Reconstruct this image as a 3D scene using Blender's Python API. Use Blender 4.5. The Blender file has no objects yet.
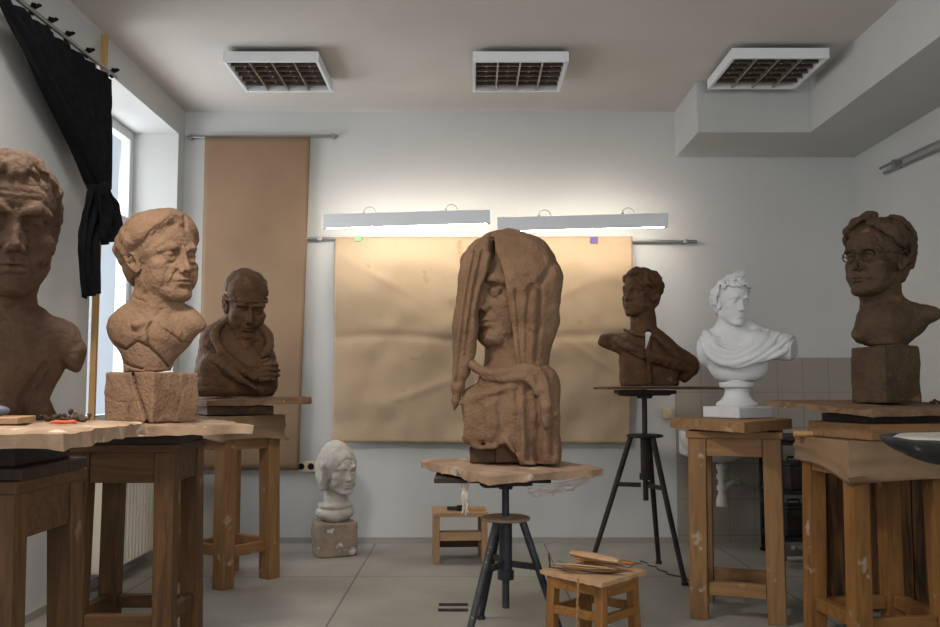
import bpy, bmesh, math, random
import numpy as np
from mathutils import Vector, Matrix

random.seed(7)
NR = np.random.RandomState(11)
SC = bpy.context.scene
COL = SC.collection
f32 = np.float32

# ------------------------------------------------------------------ camera model
F_PX, CAM_H, PITCH = 914.0, 1.17, math.atan(72.0 / 914.0)
CP, SP = math.cos(PITCH), math.sin(PITCH)

def at(px, py, Y):
    """world point seen at a photograph pixel, at distance Y into the room"""
    u, v = px - 470.0, 313.5 - py
    dy, dz = F_PX * CP - v * SP, F_PX * SP + v * CP
    return Vector((u / dy * Y, Y, CAM_H + dz / dy * Y))

# ------------------------------------------------------------------ scene helpers
def link(name, me, mat=None, parent=None, smooth=None):
    o = bpy.data.objects.new(name, me)
    COL.objects.link(o)
    if mat is not None:
        me.materials.append(mat)
    if parent is not None:
        o.parent = parent
    return o

def tag(o, label=None, cat=None, group=None, kind=None):
    if label: o['label'] = label
    if cat: o['category'] = cat
    if group: o['group'] = group
    if kind: o['kind'] = kind
    return o

def thing(name, label, cat, loc=(0, 0, 0), rz=0.0, group=None):
    o = bpy.data.objects.new(name, None)
    COL.objects.link(o)
    o.empty_display_size = 0.1
    o.location = loc
    o.rotation_euler = (0, 0, rz)
    return tag(o, label, cat, group)

class MB:
    """collects solids, builds one mesh object"""
    def __init__(s):
        s.bm = bmesh.new()
    def box(s, c, size, rot=None, bev=0.0, taper=None):
        m = Matrix.Translation(Vector(c))
        if rot is not None:
            m = m @ (rot if isinstance(rot, Matrix) else Matrix.Rotation(rot, 4, 'Z'))
        r = bmesh.ops.create_cube(s.bm, size=1.0)
        vs = r['verts']
        for v in vs:
            v.co = Vector((v.co.x * size[0], v.co.y * size[1], v.co.z * size[2]))
            if taper and v.co.z < 0:
                v.co.x *= taper; v.co.y *= taper
        if bev > 0:
            es = list({e for v in vs for e in v.link_edges})
            rb = bmesh.ops.bevel(s.bm, geom=es, offset=bev, segments=2, affect='EDGES', profile=0.5)
            vs = list({v for f in rb['faces'] for v in f.verts} | {v for v in vs if v.is_valid})
        for v in vs:
            v.co = m @ v.co
        return s
    def bar(s, a, b, w, d, roll=0.0, bev=0.0):
        """rectangular bar between two points; w across x-ish, d the other way"""
        a, b = Vector(a), Vector(b)
        z = (b - a).normalized()
        x = Vector((math.cos(roll), math.sin(roll), 0))
        if abs(z.dot(x)) > 0.95: x = Vector((0, 0, 1))
        y = z.cross(x).normalized(); x = y.cross(z).normalized()
        m = Matrix((x, y, z)).transposed().to_4x4()
        return s.box((a + b) / 2, (w, d, (b - a).length), m, bev)
    def tube(s, pts, r, seg=12, cap=True):
        pts = [Vector(p) for p in pts]
        n = len(pts)
        rs = r if isinstance(r, (list, tuple)) else [r] * n
        t0 = (pts[1] - pts[0]).normalized()
        up = Vector((0, 0, 1)) if abs(t0.z) < 0.9 else Vector((1, 0, 0))
        nx = t0.cross(up).normalized()
        rings = []
        for i, p in enumerate(pts):
            t = (pts[min(i + 1, n - 1)] - pts[max(i - 1, 0)]).normalized()
            nx = (nx - t * nx.dot(t)).normalized()
            ny = t.cross(nx)
            rings.append([s.bm.verts.new(p + (nx * math.cos(2 * math.pi * k / seg) + ny * math.sin(2 * math.pi * k / seg)) * rs[i]) for k in range(seg)])
        for a, b in zip(rings, rings[1:]):
            for k in range(seg):
                s.bm.faces.new((a[k], a[(k + 1) % seg], b[(k + 1) % seg], b[k]))
        if cap:
            s.bm.faces.new(rings[0][::-1]); s.bm.faces.new(rings[-1])
        return s
    def lathe(s, prof, c=(0, 0, 0), seg=32, close=True):
        """prof: list of (r, z)"""
        c = Vector(c); rings = []
        for r, z in prof:
            rings.append([s.bm.verts.new(c + Vector((r * math.cos(2 * math.pi * k / seg), r * math.sin(2 * math.pi * k / seg), z))) for k in range(seg)])
        for a, b in zip(rings, rings[1:]):
            for k in range(seg):
                s.bm.faces.new((a[k], a[(k + 1) % seg], b[(k + 1) % seg], b[k]))
        if close:
            s.bm.faces.new(rings[0][::-1]); s.bm.faces.new(rings[-1])
        return s
    def quad(s, *p):
        s.bm.faces.new([s.bm.verts.new(Vector(q)) for q in p]); return s
    def build(s, name, mat, parent=None, smooth=False):
        bmesh.ops.recalc_face_normals(s.bm, faces=s.bm.faces[:])
        me = bpy.data.meshes.new(name)
        s.bm.to_mesh(me); s.bm.free()
        if smooth:
            me.polygons.foreach_set('use_smooth', [True] * len(me.polygons))
            try: me.set_sharp_from_angle(angle=math.radians(40))
            except Exception: pass
        return link(name, me, mat, parent)

# ------------------------------------------------------------------ sculpting with distance fields
class Frame:
    """local (cm) -> vol coordinates (cm)"""
    def __init__(s, o=(0, 0, 0), yaw=0, pitch=0, roll=0, sc=1.0, nonuni=(1, 1, 1)):
        R = Matrix.Rotation(math.radians(yaw), 3, 'Z') @ Matrix.Rotation(math.radians(pitch), 3, 'X') @ Matrix.Rotation(math.radians(roll), 3, 'Y')
        s.R = np.array(R, dtype=f32); s.o = np.array(o, dtype=f32); s.sc = sc; s.nu = np.array(nonuni, dtype=f32)
    def to(s, p):
        return s.R @ (np.asarray(p, dtype=f32) * s.nu * s.sc) + s.o
    def inv(s, X, Y, Z):
        x, y, z = X - s.o[0], Y - s.o[1], Z - s.o[2]
        R = s.R; k = 1.0 / s.sc
        return ((R[0, 0] * x + R[1, 0] * y + R[2, 0] * z) * (k / s.nu[0]),
                (R[0, 1] * x + R[1, 1] * y + R[2, 1] * z) * (k / s.nu[1]),
                (R[0, 2] * x + R[1, 2] * y + R[2, 2] * z) * (k / s.nu[2]))
ID = Frame()

class Vol:
    def __init__(s, lo, hi, h):
        s.lo = np.array(lo, dtype=f32); s.h = h
        s.n = np.ceil((np.array(hi) - s.lo) / h).astype(int) + 1
        s.D = np.full(s.n, 50.0, dtype=f32)
        s.ax = [s.lo[i] + h * np.arange(s.n[i], dtype=f32) for i in range(3)]
    def region(s, F, pts, pad):
        P = np.array([F.to(p) for p in pts]); lo = P.min(0) - pad; hi = P.max(0) + pad
        i0 = np.clip(np.floor((lo - s.lo) / s.h).astype(int), 0, s.n); i1 = np.clip(np.ceil((hi - s.lo) / s.h).astype(int) + 1, 0, s.n)
        if (i1 <= i0).any(): return None
        sl = tuple(slice(a, b) for a, b in zip(i0, i1))
        X = s.ax[0][sl[0]][:, None, None]; Y = s.ax[1][sl[1]][None, :, None]; Z = s.ax[2][sl[2]][None, None, :]
        return sl, F.inv(X, Y, Z)
    def comb(s, sl, d, k, op):
        A = s.D[sl]
        if op == 'sub':
            d = -d
            h = np.clip(0.5 - 0.5 * (A - d) / max(k, 1e-4), 0, 1)
            s.D[sl] = A + (d - A) * h + k * h * (1 - h)
        elif op == 'and':
            h = np.clip(0.5 - 0.5 * (A - d) / max(k, 1e-4), 0, 1)
            s.D[sl] = A + (d - A) * h + k * h * (1 - h)
        else:
            h = np.clip(0.5 + 0.5 * (A - d) / max(k, 1e-4), 0, 1)
            s.D[sl] = A + (d - A) * h - k * h * (1 - h)
    # ---- primitives
    def ell(s, F, c, r, k=1.0, op='add', rot=None):
        c = np.asarray(c, f32); r = np.asarray(r, f32); m = float(r.max()) if rot is not None else None
        R = np.array(Matrix.Rotation(math.radians(rot[1]), 3, rot[0]), dtype=f32) if rot is not None else None
        e = np.full(3, m, f32) if m else r
        pts = [c + e * np.array(q) for q in [(a, b, d) for a in (-1, 1) for b in (-1, 1) for d in (-1, 1)]]
        g = s.region(F, pts, (k + 1.0) * F.sc + 2 * s.h)
        if g is None: return
        sl, (x, y, z) = g
        x, y, z = x - c[0], y - c[1], z - c[2]
        if R is not None:
            x, y, z = R[0, 0] * x + R[1, 0] * y + R[2, 0] * z, R[0, 1] * x + R[1, 1] * y + R[2, 1] * z, R[0, 2] * x + R[1, 2] * y + R[2, 2] * z
        k0 = np.sqrt((x / r[0]) ** 2 + (y / r[1]) ** 2 + (z / r[2]) ** 2)
        k1 = np.sqrt((x / r[0] ** 2) ** 2 + (y / r[1] ** 2) ** 2 + (z / r[2] ** 2) ** 2) + 1e-6
        s.comb(sl, (k0 * (k0 - 1) / k1 * F.sc).astype(f32), k * F.sc, op)
    def seg(s, F, a, b, ra, rb, k=1.0, op='add', flat=None):
        """flat=(axis vector, factor): squash distances along an axis"""
        a = np.asarray(a, f32); b = np.asarray(b, f32); m = max(ra, rb)
        g = s.region(F, [a - m, a + m, b - m, b + m], (k + 0.6) * F.sc + 2 * s.h)
        if g is None: return
        sl, (x, y, z) = g
        ab = b - a; L = float(ab @ ab) + 1e-6
        px, py, pz = x - a[0], y - a[1], z - a[2]
        t = np.clip((px * ab[0] + py * ab[1] + pz * ab[2]) / L, 0, 1)
        qx, qy, qz = px - t * ab[0], py - t * ab[1], pz - t * ab[2]
        d = np.sqrt(qx * qx + qy * qy + qz * qz) - (ra + (rb - ra) * t)
        s.comb(sl, (d * F.sc).astype(f32), k * F.sc, op)
    def line(s, F, pts, r, k=0.5, op='add', spl=0):
        n = len(pts); rs = r if isinstance(r, (list, tuple)) else [r] * n
        if spl:
            P = np.array([list(p) + [q] for p, q in zip(pts, rs)], dtype=float); out = []
            for i in range(n - 1):
                a, b, c, d = P[max(i - 1, 0)], P[i], P[i + 1], P[min(i + 2, n - 1)]
                for m in range(spl):
                    t = m / spl
                    out.append(0.5 * (2 * b + (c - a) * t + (2 * a - 5 * b + 4 * c - d) * t * t + (3 * b - a - 3 * c + d) * t ** 3))
            out.append(P[-1]); pts = [o[:3] for o in out]; rs = [max(0.1, o[3]) for o in out]; n = len(pts)
        for i in range(n - 1):
            s.seg(F, pts[i], pts[i + 1], rs[i], rs[i + 1], k, op)
    def box(s, F, c, half, rnd=0.5, k=0.5, op='add', rot=None):
        c = np.asarray(c, f32); half = np.asarray(half, f32); m = float(np.linalg.norm(half)) if rot is not None else None
        R = np.array(Matrix.Rotation(math.radians(rot[1]), 3, rot[0]), dtype=f32) if rot is not None else None
        e = np.full(3, m, f32) if m else half
        pts = [c + e * np.array(q) for q in [(i, j, l) for i in (-1, 1) for j in (-1, 1) for l in (-1, 1)]]
        g = s.region(F, pts, (k + 0.6) * F.sc + 2 * s.h)
        if g is None: return
        sl, (x, y, z) = g
        x, y, z = x - c[0], y - c[1], z - c[2]
        if R is not None:
            x, y, z = R[0, 0] * x + R[1, 0] * y + R[2, 0] * z, R[0, 1] * x + R[1, 1] * y + R[2, 1] * z, R[0, 2] * x + R[1, 2] * y + R[2, 2] * z
        q = [np.abs(v) - (hh - rnd) for v, hh in zip((x, y, z), half)]
        d = np.sqrt(np.maximum(q[0], 0) ** 2 + np.maximum(q[1], 0) ** 2 + np.maximum(q[2], 0) ** 2) + np.minimum(np.maximum(q[0], np.maximum(q[1], q[2])), 0) - rnd
        s.comb(sl, (d * F.sc).astype(f32), k * F.sc, op)
    def plane(s, F, p, n, k=0.2, op='sub'):
        """op sub: removes the half space the normal points to"""
        n = np.asarray(n, f32); n = n / np.linalg.norm(n); p = np.asarray(p, f32)
        x, y, z = F.inv(s.ax[0][:, None, None], s.ax[1][None, :, None], s.ax[2][None, None, :])
        d = -((x - p[0]) * n[0] + (y - p[1]) * n[1] + (z - p[2]) * n[2]) * F.sc
        s.comb((slice(None),) * 3, d.astype(f32), k * F.sc, op)
    def ring(s, F, c, R, r, ax='y', k=0.2, op='add', squash=1.0):
        c = np.asarray(c, f32)
        g = s.region(F, [c - R - r, c + R + r], (k + 0.6) * F.sc + 2 * s.h)
        if g is None: return
        sl, (x, y, z) = g
        x, y, z = x - c[0], y - c[1], (z - c[2])
        a, b, w = {'x': (y, z, x), 'y': (x, z, y), 'z': (x, y, z)}[ax]
        d = np.sqrt((np.sqrt(a * a + (b * squash) ** 2) - R) ** 2 + w * w) - r
        s.comb(sl, (d * F.sc).astype(f32), k * F.sc, op)
    def stroke(s, F, pts, w, amp, ax='y', side=-1, deep=30.0, far=40.0):
        """groove (amp>0) or ridge (amp<0) along a path seen along an axis; pts are 2D in the other two axes.
        side: which half of the axis is touched"""
        pts = [np.asarray(p, f32) for p in pts]
        i, j, l = {'y': (0, 2, 1), 'x': (1, 2, 0), 'z': (0, 1, 2)}[ax]
        P3 = []
        for p in pts:
            for e in (0.0, side * far):
                q = np.zeros(3, f32); q[i], q[j], q[l] = p[0], p[1], e; P3.append(q)
        g = s.region(F, P3, 3.0 * w * F.sc + s.h)
        if g is None: return
        sl, xyz = g
        u, v, q = xyz[i], xyz[j], xyz[l]
        best = None
        for a, b in zip(pts, pts[1:]):
            ab = b - a; L = float(ab @ ab) + 1e-6
            t = np.clip(((u - a[0]) * ab[0] + (v - a[1]) * ab[1]) / L, 0, 1)
            d2 = (u - a[0] - t * ab[0]) ** 2 + (v - a[1] - t * ab[1]) ** 2
            best = d2 if best is None else np.minimum(best, d2)
        m = np.clip(q * side * 2.0, 0, 1)
        s.D[sl] += (amp * F.sc * np.exp(-best / (w * w)) * m).astype(f32)
    def noise(s, cell, amp, seed=0, ridged=False):
        rs = np.random.RandomState(seed)
        m = [int(np.ceil(s.n[i] * s.h / cell)) + 4 for i in range(3)]
        G = rs.uniform(-1, 1, m).astype(f32)
        W = []
        for i in range(3):
            t = (np.arange(s.n[i]) * s.h / cell + 1.0); b = np.floor(t).astype(int); fr = (t - b).astype(f32)
            w = np.zeros((s.n[i], m[i]), f32); r = np.arange(s.n[i])
            w[r, b - 1] = (1 - fr) ** 3 / 6; w[r, b] = (3 * fr ** 3 - 6 * fr ** 2 + 4) / 6
            w[r, b + 1] = (-3 * fr ** 3 + 3 * fr ** 2 + 3 * fr + 1) / 6; w[r, b + 2] = fr ** 3 / 6
            W.append(w)
        N = np.tensordot(W[0], G, (1, 0)); N = np.tensordot(N, W[1], (1, 1)); N = np.tensordot(N, W[2], (1, 1))
        if ridged: N = 0.25 - np.abs(N)
        s.D += (amp * 2.0) * N
    def mesh(s, name, scale=0.01, smooth=1):
        D = s.D
        D[0] = D[-1] = 9; D[:, 0] = D[:, -1] = 9; D[:, :, 0] = D[:, :, -1] = 9
        S = D < 0
        nx, ny, nz = S.shape
        cnt = np.zeros((nx - 1, ny - 1, nz - 1), np.uint8)
        for a in (0, 1):
            for b in (0, 1):
                for c in (0, 1):
                    cnt += S[a:nx - 1 + a, b:ny - 1 + b, c:nz - 1 + c]
        act = (cnt > 0) & (cnt < 8)
        I = np.argwhere(act)
        idx = np.full(act.shape, -1, np.int32); idx[act] = np.arange(len(I))
        acc = np.zeros((len(I), 3), f32); num = np.zeros(len(I), f32)
        cor = [(a, b, c) for a in (0, 1) for b in (0, 1) for c in (0, 1)]
        val = {q: D[I[:, 0] + q[0], I[:, 1] + q[1], I[:, 2] + q[2]] for q in cor}
        for q in cor:
            for d in range(3):
                if q[d]: continue
                p = list(q); p[d] = 1; p = tuple(p)
                a, b = val[q], val[p]; m = (a < 0) != (b < 0)
                t = np.where(m, a / np.where(m, a - b, 1), 0)
                for e in range(3):
                    acc[:, e] += np.where(m, q[e] + (t if e == d else 0), 0)
                num += m
        V = I + acc / num[:, None]
        quads = []
        for d in range(3):
            sl0 = [slice(1, -1)] * 3; sl1 = [slice(1, -1)] * 3
            sl0[d] = slice(0, -1); sl1[d] = slice(1, None)
            A, B = S[tuple(sl0)], S[tuple(sl1)]
            off = np.array([1, 1, 1]); off[d] = 0
            E = np.argwhere(A != B); flip = A[tuple(E.T)]
            E = E + off
            u, v = [(1, 2), (2, 0), (0, 1)][d]
            def cell(du, dv):
                q = E.copy(); q[:, u] -= du; q[:, v] -= dv
                return idx[q[:, 0], q[:, 1], q[:, 2]]
            Q = np.stack([cell(1, 1), cell(0, 1), cell(0, 0), cell(1, 0)], 1)
            Q[~flip] = Q[~flip][:, ::-1]
            quads.append(Q)
        Q = np.concatenate(quads)
        for _ in range(smooth):
            acc = np.zeros_like(V, dtype=np.float64); num = np.zeros(len(V))
            for a in range(4):
                i, j = Q[:, a], Q[:, (a + 1) % 4]
                for e in range(3):
                    acc[:, e] += np.bincount(i, V[j, e], len(V)) + np.bincount(j, V[i, e], len(V))
                num += np.bincount(i, minlength=len(V)) + np.bincount(j, minlength=len(V))
            V = 0.5 * V + 0.5 * acc / np.maximum(num, 1)[:, None]
        V = (V * s.h + s.lo) * scale
        me = bpy.data.meshes.new(name)
        me.vertices.add(len(V)); me.vertices.foreach_set('co', V.astype(f32).ravel())
        me.loops.add(Q.size); me.loops.foreach_set('vertex_index', Q.astype(np.int32).ravel())
        me.polygons.add(len(Q)); me.polygons.foreach_set('loop_start', np.arange(0, Q.size, 4, dtype=np.int32))
        me.polygons.foreach_set('use_smooth', np.ones(len(Q), bool))
        me.update(calc_edges=True)
        return me

# ------------------------------------------------------------------ a head, in cm, life size, face towards -y
CR_C, CR_R = np.array((0, 1.2, 3.5)), np.array((7.5, 9.3, 8.8))

def skull_pt(az, el, infl=0.0):
    a, e = math.radians(az), math.radians(el)
    d = np.array((math.sin(a) * math.cos(e), -math.cos(a) * math.cos(e), math.sin(e)))
    return CR_C + d * (CR_R + infl)

def head(V, F, age=0.5, lids=0.0, cheek=0.0, nose=1.0, brow=1.0, jaw=1.0, mouth=0.0, ears=(1, -1), neck=True, closed=False, lipw=1.0):
    V.ell(F, CR_C, CR_R, 0.1)
    V.ell(F, (0, -2.4, -4.0), (6.2 * jaw, 6.1, 8.4), 2.2)
    for s in (1, -1):
        V.seg(F, (s * 4.9 * jaw, -0.2, -6.6), (s * 1.7, -6.2, -10.7), 1.9, 1.8, 2.0)
        V.ell(F, (s * 4.6, -5.3, -2.7), (1.9, 1.9, 1.3 + 0.3 * cheek), 1.6)
        V.ell(F, (s * 3.7, -4.3, -5.6), (2.35 + 0.3 * cheek, 2.5 + 0.3 * cheek, 3.3), 1.8)
    V.ell(F, (0, -7.3, -10.9), (2.0, 1.6, 1.4), 1.3)
    V.ell(F, (0, -6.3, -7.4), (3.2, 2.5, 2.7), 1.4)
    V.ell(F, (0, -6.2, 4.0), (4.6, 2.2, 3.0), 1.6)
    for s in (1, -1):
        V.line(F, [(s * 0.9, -8.0, 1.5), (s * 3.0, -7.9, 2.2), (s * 5.2, -6.0, 1.5)], [0.75 * brow, 0.95 * brow, 0.8 * brow], 1.1)
        V.ell(F, (s * 7.3, -4.2, 2.2), (1.0, 1.8, 2.0), 1.3, 'sub')
        V.ell(F, (s * 3.05, -9.0, -0.25), (1.95, 2.3, 1.35), 0.9, 'sub')
        V.ell(F, (s * 1.5, -9.0, 0.3), (0.9, 1.6, 1.0), 0.7, 'sub')
    # eyes
    for s in (1, -1):
        c = np.array((s * 3.1, -6.2, -0.25)); R = 1.42
        V.ell(F, c, (R, R, R), 0.25)
        def arc(e0, rad, n=7, a0=-62, a1=58, drop=0.0):
            out = []
            for i in range(n):
                t = i / (n - 1); a = math.radians(a0 + (a1 - a0) * t) ; e = math.radians(e0 * math.sin(math.pi * min(1, 0.08 + 0.84 * t)) - drop * (t if s > 0 else t))
                a *= s
                out.append(c + rad * np.array((math.sin(a) * math.cos(e), -math.cos(a) * math.cos(e), math.sin(e))))
            return out
        top = 26 - lids * 14
        if closed: top = -14
        V.line(F, arc(top, R + 0.12, drop=8), [0.2, 0.3, 0.36, 0.38, 0.36, 0.32, 0.2], 0.22)
        V.line(F, arc(top + 17, R + 0.05, drop=10), [0.25, 0.4, 0.5, 0.52, 0.5, 0.45, 0.3], 0.35)
        V.line(F, arc(-25, R + 0.06, drop=4), [0.18, 0.24, 0.27, 0.27, 0.27, 0.24, 0.18], 0.25)
        if not closed:
            pc = c + R * np.array((0.05 * s, -0.99, 0.02))
            V.ell(F, pc + np.array((0, 0.02, 0)), (0.28, 0.3, 0.28), 0.1, 'sub')
        if age > 0.3:
            V.line(F, arc(-48, R + 0.15, drop=4, a0=-45, a1=50), [0.2, 0.35, 0.42, 0.45, 0.42, 0.35, 0.2], 0.5)
        # brow hairs / fold
        V.line(F, [(s * 1.0, -8.55, 1.5), (s * 2.6, -8.75, 2.25), (s * 4.6, -7.3, 2.2)], [0.3 * brow, 0.42 * brow, 0.2], 0.5)
    # nose
    n = nose
    V.seg(F, (0, -7.9, 1.3), (0, -9.9 - 0.5 * (n - 1), -3.8 * n), 0.62, 0.8, 0.9)
    for s in (1, -1):
        V.seg(F, (s * 0.5, -7.6, -0.4), (s * 1.15, -8.5, -4.2 * n), 0.7, 0.85, 0.7)
    V.ell(F, (0, -10.1 - 0.5 * (n - 1), -4.1 * n), (0.95, 0.95, 0.85), 0.6)
    for s in (1, -1):
        V.ell(F, (s * 1.3, -8.95, -4.55 * n), (0.72, 1.05, 0.72), 0.3)
        V.ell(F, (s * 0.62, -9.5, -5.2 * n), (0.36, 0.6, 0.38), 0.2, 'sub')
        V.stroke(F, [(s * 1.75, -3.9 * n), (s * 2.1, -4.6 * n), (s * 1.8, -5.2 * n)], 0.22, 0.22)
    # mouth
    mz = -7.35; w = lipw
    up = [(-2.45 * w, -7.75, mz - 0.1 - mouth), (-1.3, -8.55, mz + 0.25), (-0.5, -8.95, mz + 0.48), (0, -8.95, mz + 0.38), (0.5, -8.95, mz + 0.48), (1.3, -8.55, mz + 0.25), (2.45 * w, -7.75, mz - 0.1 - mouth)]
    V.line(F, up, [0.16, 0.34, 0.42, 0.4, 0.42, 0.34, 0.16], 0.4)
    lo = [(-2.1 * w, -7.85, mz - 0.35 - mouth), (-0.9, -8.7, mz - 0.72), (0.9, -8.7, mz - 0.72), (2.1 * w, -7.85, mz - 0.35 - mouth)]
    V.line(F, lo, [0.2, 0.52, 0.52, 0.2], 0.4)
    V.stroke(F, [(-2.6 * w, mz - 0.15 - mouth), (-1.2, mz + 0.02), (0, mz - 0.1), (1.2, mz + 0.02), (2.6 * w, mz - 0.15 - mouth)], 0.2, 0.42)
    V.stroke(F, [(-1.3, mz - 1.75), (0, mz - 1.65), (1.3, mz - 1.75)], 0.5, 0.28)
    V.stroke(F, [(0, -5.7), (0, -6.6)], 0.3, 0.18)
    for s in (1, -1):
        V.stroke(F, [(s * 2.75 * w, mz - 0.1 - mouth), (s * 2.95 * w, mz - 0.7 - mouth)], 0.35, 0.25)
        V.stroke(F, [(s * 1.9, -4.4), (s * 2.7, -5.9), (s * 3.3, -7.6), (s * 3.3, -8.8)], 0.4, 0.34 * age)
        V.stroke(F, [(s * 3.9, -4.4), (s * 4.5, -6.2), (s * 4.3, -8.6)], 0.7, 0.25 * age)
        V.stroke(F, [(s * 1.7, -1.3), (s * 2.6, -2.2), (s * 3.9, -2.4)], 0.3, 0.26 * age)
        V.stroke(F, [(s * 0.45, 1.4), (s * 0.6, 2.8)], 0.22, 0.22 * age)
    for z in (4.2, 5.3):
        V.stroke(F, [(-3.5, z), (0, z - 0.25), (3.5, z)], 0.25, 0.14 * age)
    for s in ears:
        V.ell(F, (s * 7.0, 1.3, -1.6), (0.9, 1.7, 2.9), 0.5)
        V.line(F, [(s * 7.2, 0.1, -0.8), (s * 7.9, 0.4, 0.9), (s * 8.3, 1.8, 1.6), (s * 8.5, 2.9, 0.4), (s * 8.2, 2.6, -1.6), (s * 7.7, 1.4, -3.2), (s * 7.2, 0.6, -4.0), (s * 6.9, 0.2, -3.2)],
               [0.35, 0.42, 0.5, 0.5, 0.45, 0.42, 0.6, 0.5], 0.3)
        V.line(F, [(s * 7.7, 1.2, 0.5), (s * 8.0, 2.0, -0.6), (s * 7.7, 1.5, -2.2)], [0.25, 0.35, 0.3], 0.25)
        V.ell(F, (s * 8.0, 0.7, -1.5), (0.7, 0.7, 1.0), 0.3, 'sub')
    if neck:
        V.seg(F, (0, 1.6, -6), (0, 3.2, -17), 5.3, 5.6, 1.8)
        for s in (1, -1):
            V.seg(F, (s * 5.4, 2.2, -6.0), (s * 1.4, -1.6, -18.5), 1.0, 1.1, 1.2)
        V.ell(F, (0, -3.2, -12.5), (1.0, 1.2, 1.6), 1.2)

def hair_cap(V, F, infl=0.8, low=-4.0, back=-9.0, opening=(0, -9.5, -3.2), orad=(6.3, 7.5, 9.6), k=0.8, side_cut=True):
    V.ell(F, CR_C + np.array((0, 0.4, 0.2)), CR_R + infl, 0.2)
    V.ell(F, (0, 4.2, -2.5), (6.4 + infl, 5.2 + infl, 6.5), 2.0)
    V.ell(F, opening, orad, k, 'sub')
    V.plane(F, (0, 0.0, low), (0, -0.45, -1.0), 0.6)

def locks(V, F, specs, k=0.35, r=0.85, wob=0.5, seed=1, steps=7, infl=0.9):
    """specs: (az0, el0, az1, el1, scale): a lock lies over the skull from one direction to another"""
    rs = np.random.RandomState(seed)
    for az0, el0, az1, el1, q in specs:
        pts, rad = [], []
        ph = rs.uniform(0, 6.28)
        for i in range(steps):
            t = i / (steps - 1)
            w = wob * math.sin(ph + t * 5.5) * 7
            az = az0 + (az1 - az0) * t + w * t; el = el0 + (el1 - el0) * t ** 1.1 + 0.4 * w * t
            p = skull_pt(az, el, infl + 0.35 * math.sin(ph + t * 4))
            if el < -12: p = p + np.array((0, 0, -abs(el + 12) * 0.05))
            pts.append(p); rad.append(r * q * (0.75 + 0.6 * math.sin(math.pi * (0.1 + 0.8 * t))))
        V.line(F, pts, rad, k)
# ------------------------------------------------------------------ materials
def srgb(c):
    return tuple((v / 255 / 12.92) if v / 255 <= 0.04045 else ((v / 255 + 0.055) / 1.055) ** 2.4 for v in c) + (1.0,)

def mat(name, c1, c2=None, scale=4.0, stretch=(1, 1, 1), rough=0.75, bump=0.0, bscale=40.0, spots=None, metal=0.0, detail=6.0, coord='Object', spec=0.3, lo=0.35, hi=0.65, dist=0.0):
    m = bpy.data.materials.new(name); m.use_nodes = True
    nt = m.node_tree; N = nt.nodes; L = nt.links
    b = N['Principled BSDF']; b.inputs['Roughness'].default_value = rough; b.inputs['Metallic'].default_value = metal
    b.inputs['Specular IOR Level'].default_value = spec
    b.inputs['Base Color'].default_value = srgb(c1)
    tc = N.new('ShaderNodeTexCoord'); mp = N.new('ShaderNodeMapping'); mp.inputs['Scale'].default_value = stretch
    L.new(tc.outputs[coord], mp.inputs['Vector'])
    last = None
    if c2 is not None:
        n = N.new('ShaderNodeTexNoise'); n.inputs['Scale'].default_value = scale; n.inputs['Detail'].default_value = detail; n.inputs['Distortion'].default_value = dist
        L.new(mp.outputs['Vector'], n.inputs['Vector'])
        r = N.new('ShaderNodeValToRGB'); r.color_ramp.elements[0].position = lo; r.color_ramp.elements[1].position = hi
        r.color_ramp.elements[0].color = srgb(c1); r.color_ramp.elements[1].color = srgb(c2)
        L.new(n.outputs['Fac'], r.inputs['Fac']); last = r.outputs['Color']
    if spots is not None:
        col, sscale, thr = spots
        n = N.new('ShaderNodeTexNoise'); n.inputs['Scale'].default_value = sscale; n.inputs['Detail'].default_value = 4.0
        L.new(tc.outputs[coord], n.inputs['Vector'])
        r = N.new('ShaderNodeValToRGB'); r.color_ramp.elements[0].position = thr; r.color_ramp.elements[1].position = thr + 0.06
        L.new(n.outputs['Fac'], r.inputs['Fac'])
        mx = N.new('ShaderNodeMix'); mx.data_type = 'RGBA'
        L.new(r.outputs['Color'], mx.inputs['Factor']); mx.inputs[7].default_value = srgb(col)
        if last: L.new(last, mx.inputs[6])
        else: mx.inputs[6].default_value = srgb(c1)
        last = mx.outputs[2]
    if last: L.new(last, b.inputs['Base Color'])
    if bump:
        n = N.new('ShaderNodeTexNoise'); n.inputs['Scale'].default_value = bscale; n.inputs['Detail'].default_value = 5.0
        L.new(mp.outputs['Vector'], n.inputs['Vector'])
        bp = N.new('ShaderNodeBump'); bp.inputs['Strength'].default_value = bump; bp.inputs['Distance'].default_value = 0.012
        L.new(n.outputs['Fac'], bp.inputs['Height']); L.new(bp.outputs['Normal'], b.inputs['Normal'])
    return m

def emit(name, col, s):
    m = bpy.data.materials.new(name); m.use_nodes = True
    b = m.node_tree.nodes['Principled BSDF']
    b.inputs['Emission Color'].default_value = col; b.inputs['Emission Strength'].default_value = s
    b.inputs['Base Color'].default_value = (0.8, 0.8, 0.8, 1)
    return m

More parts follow.
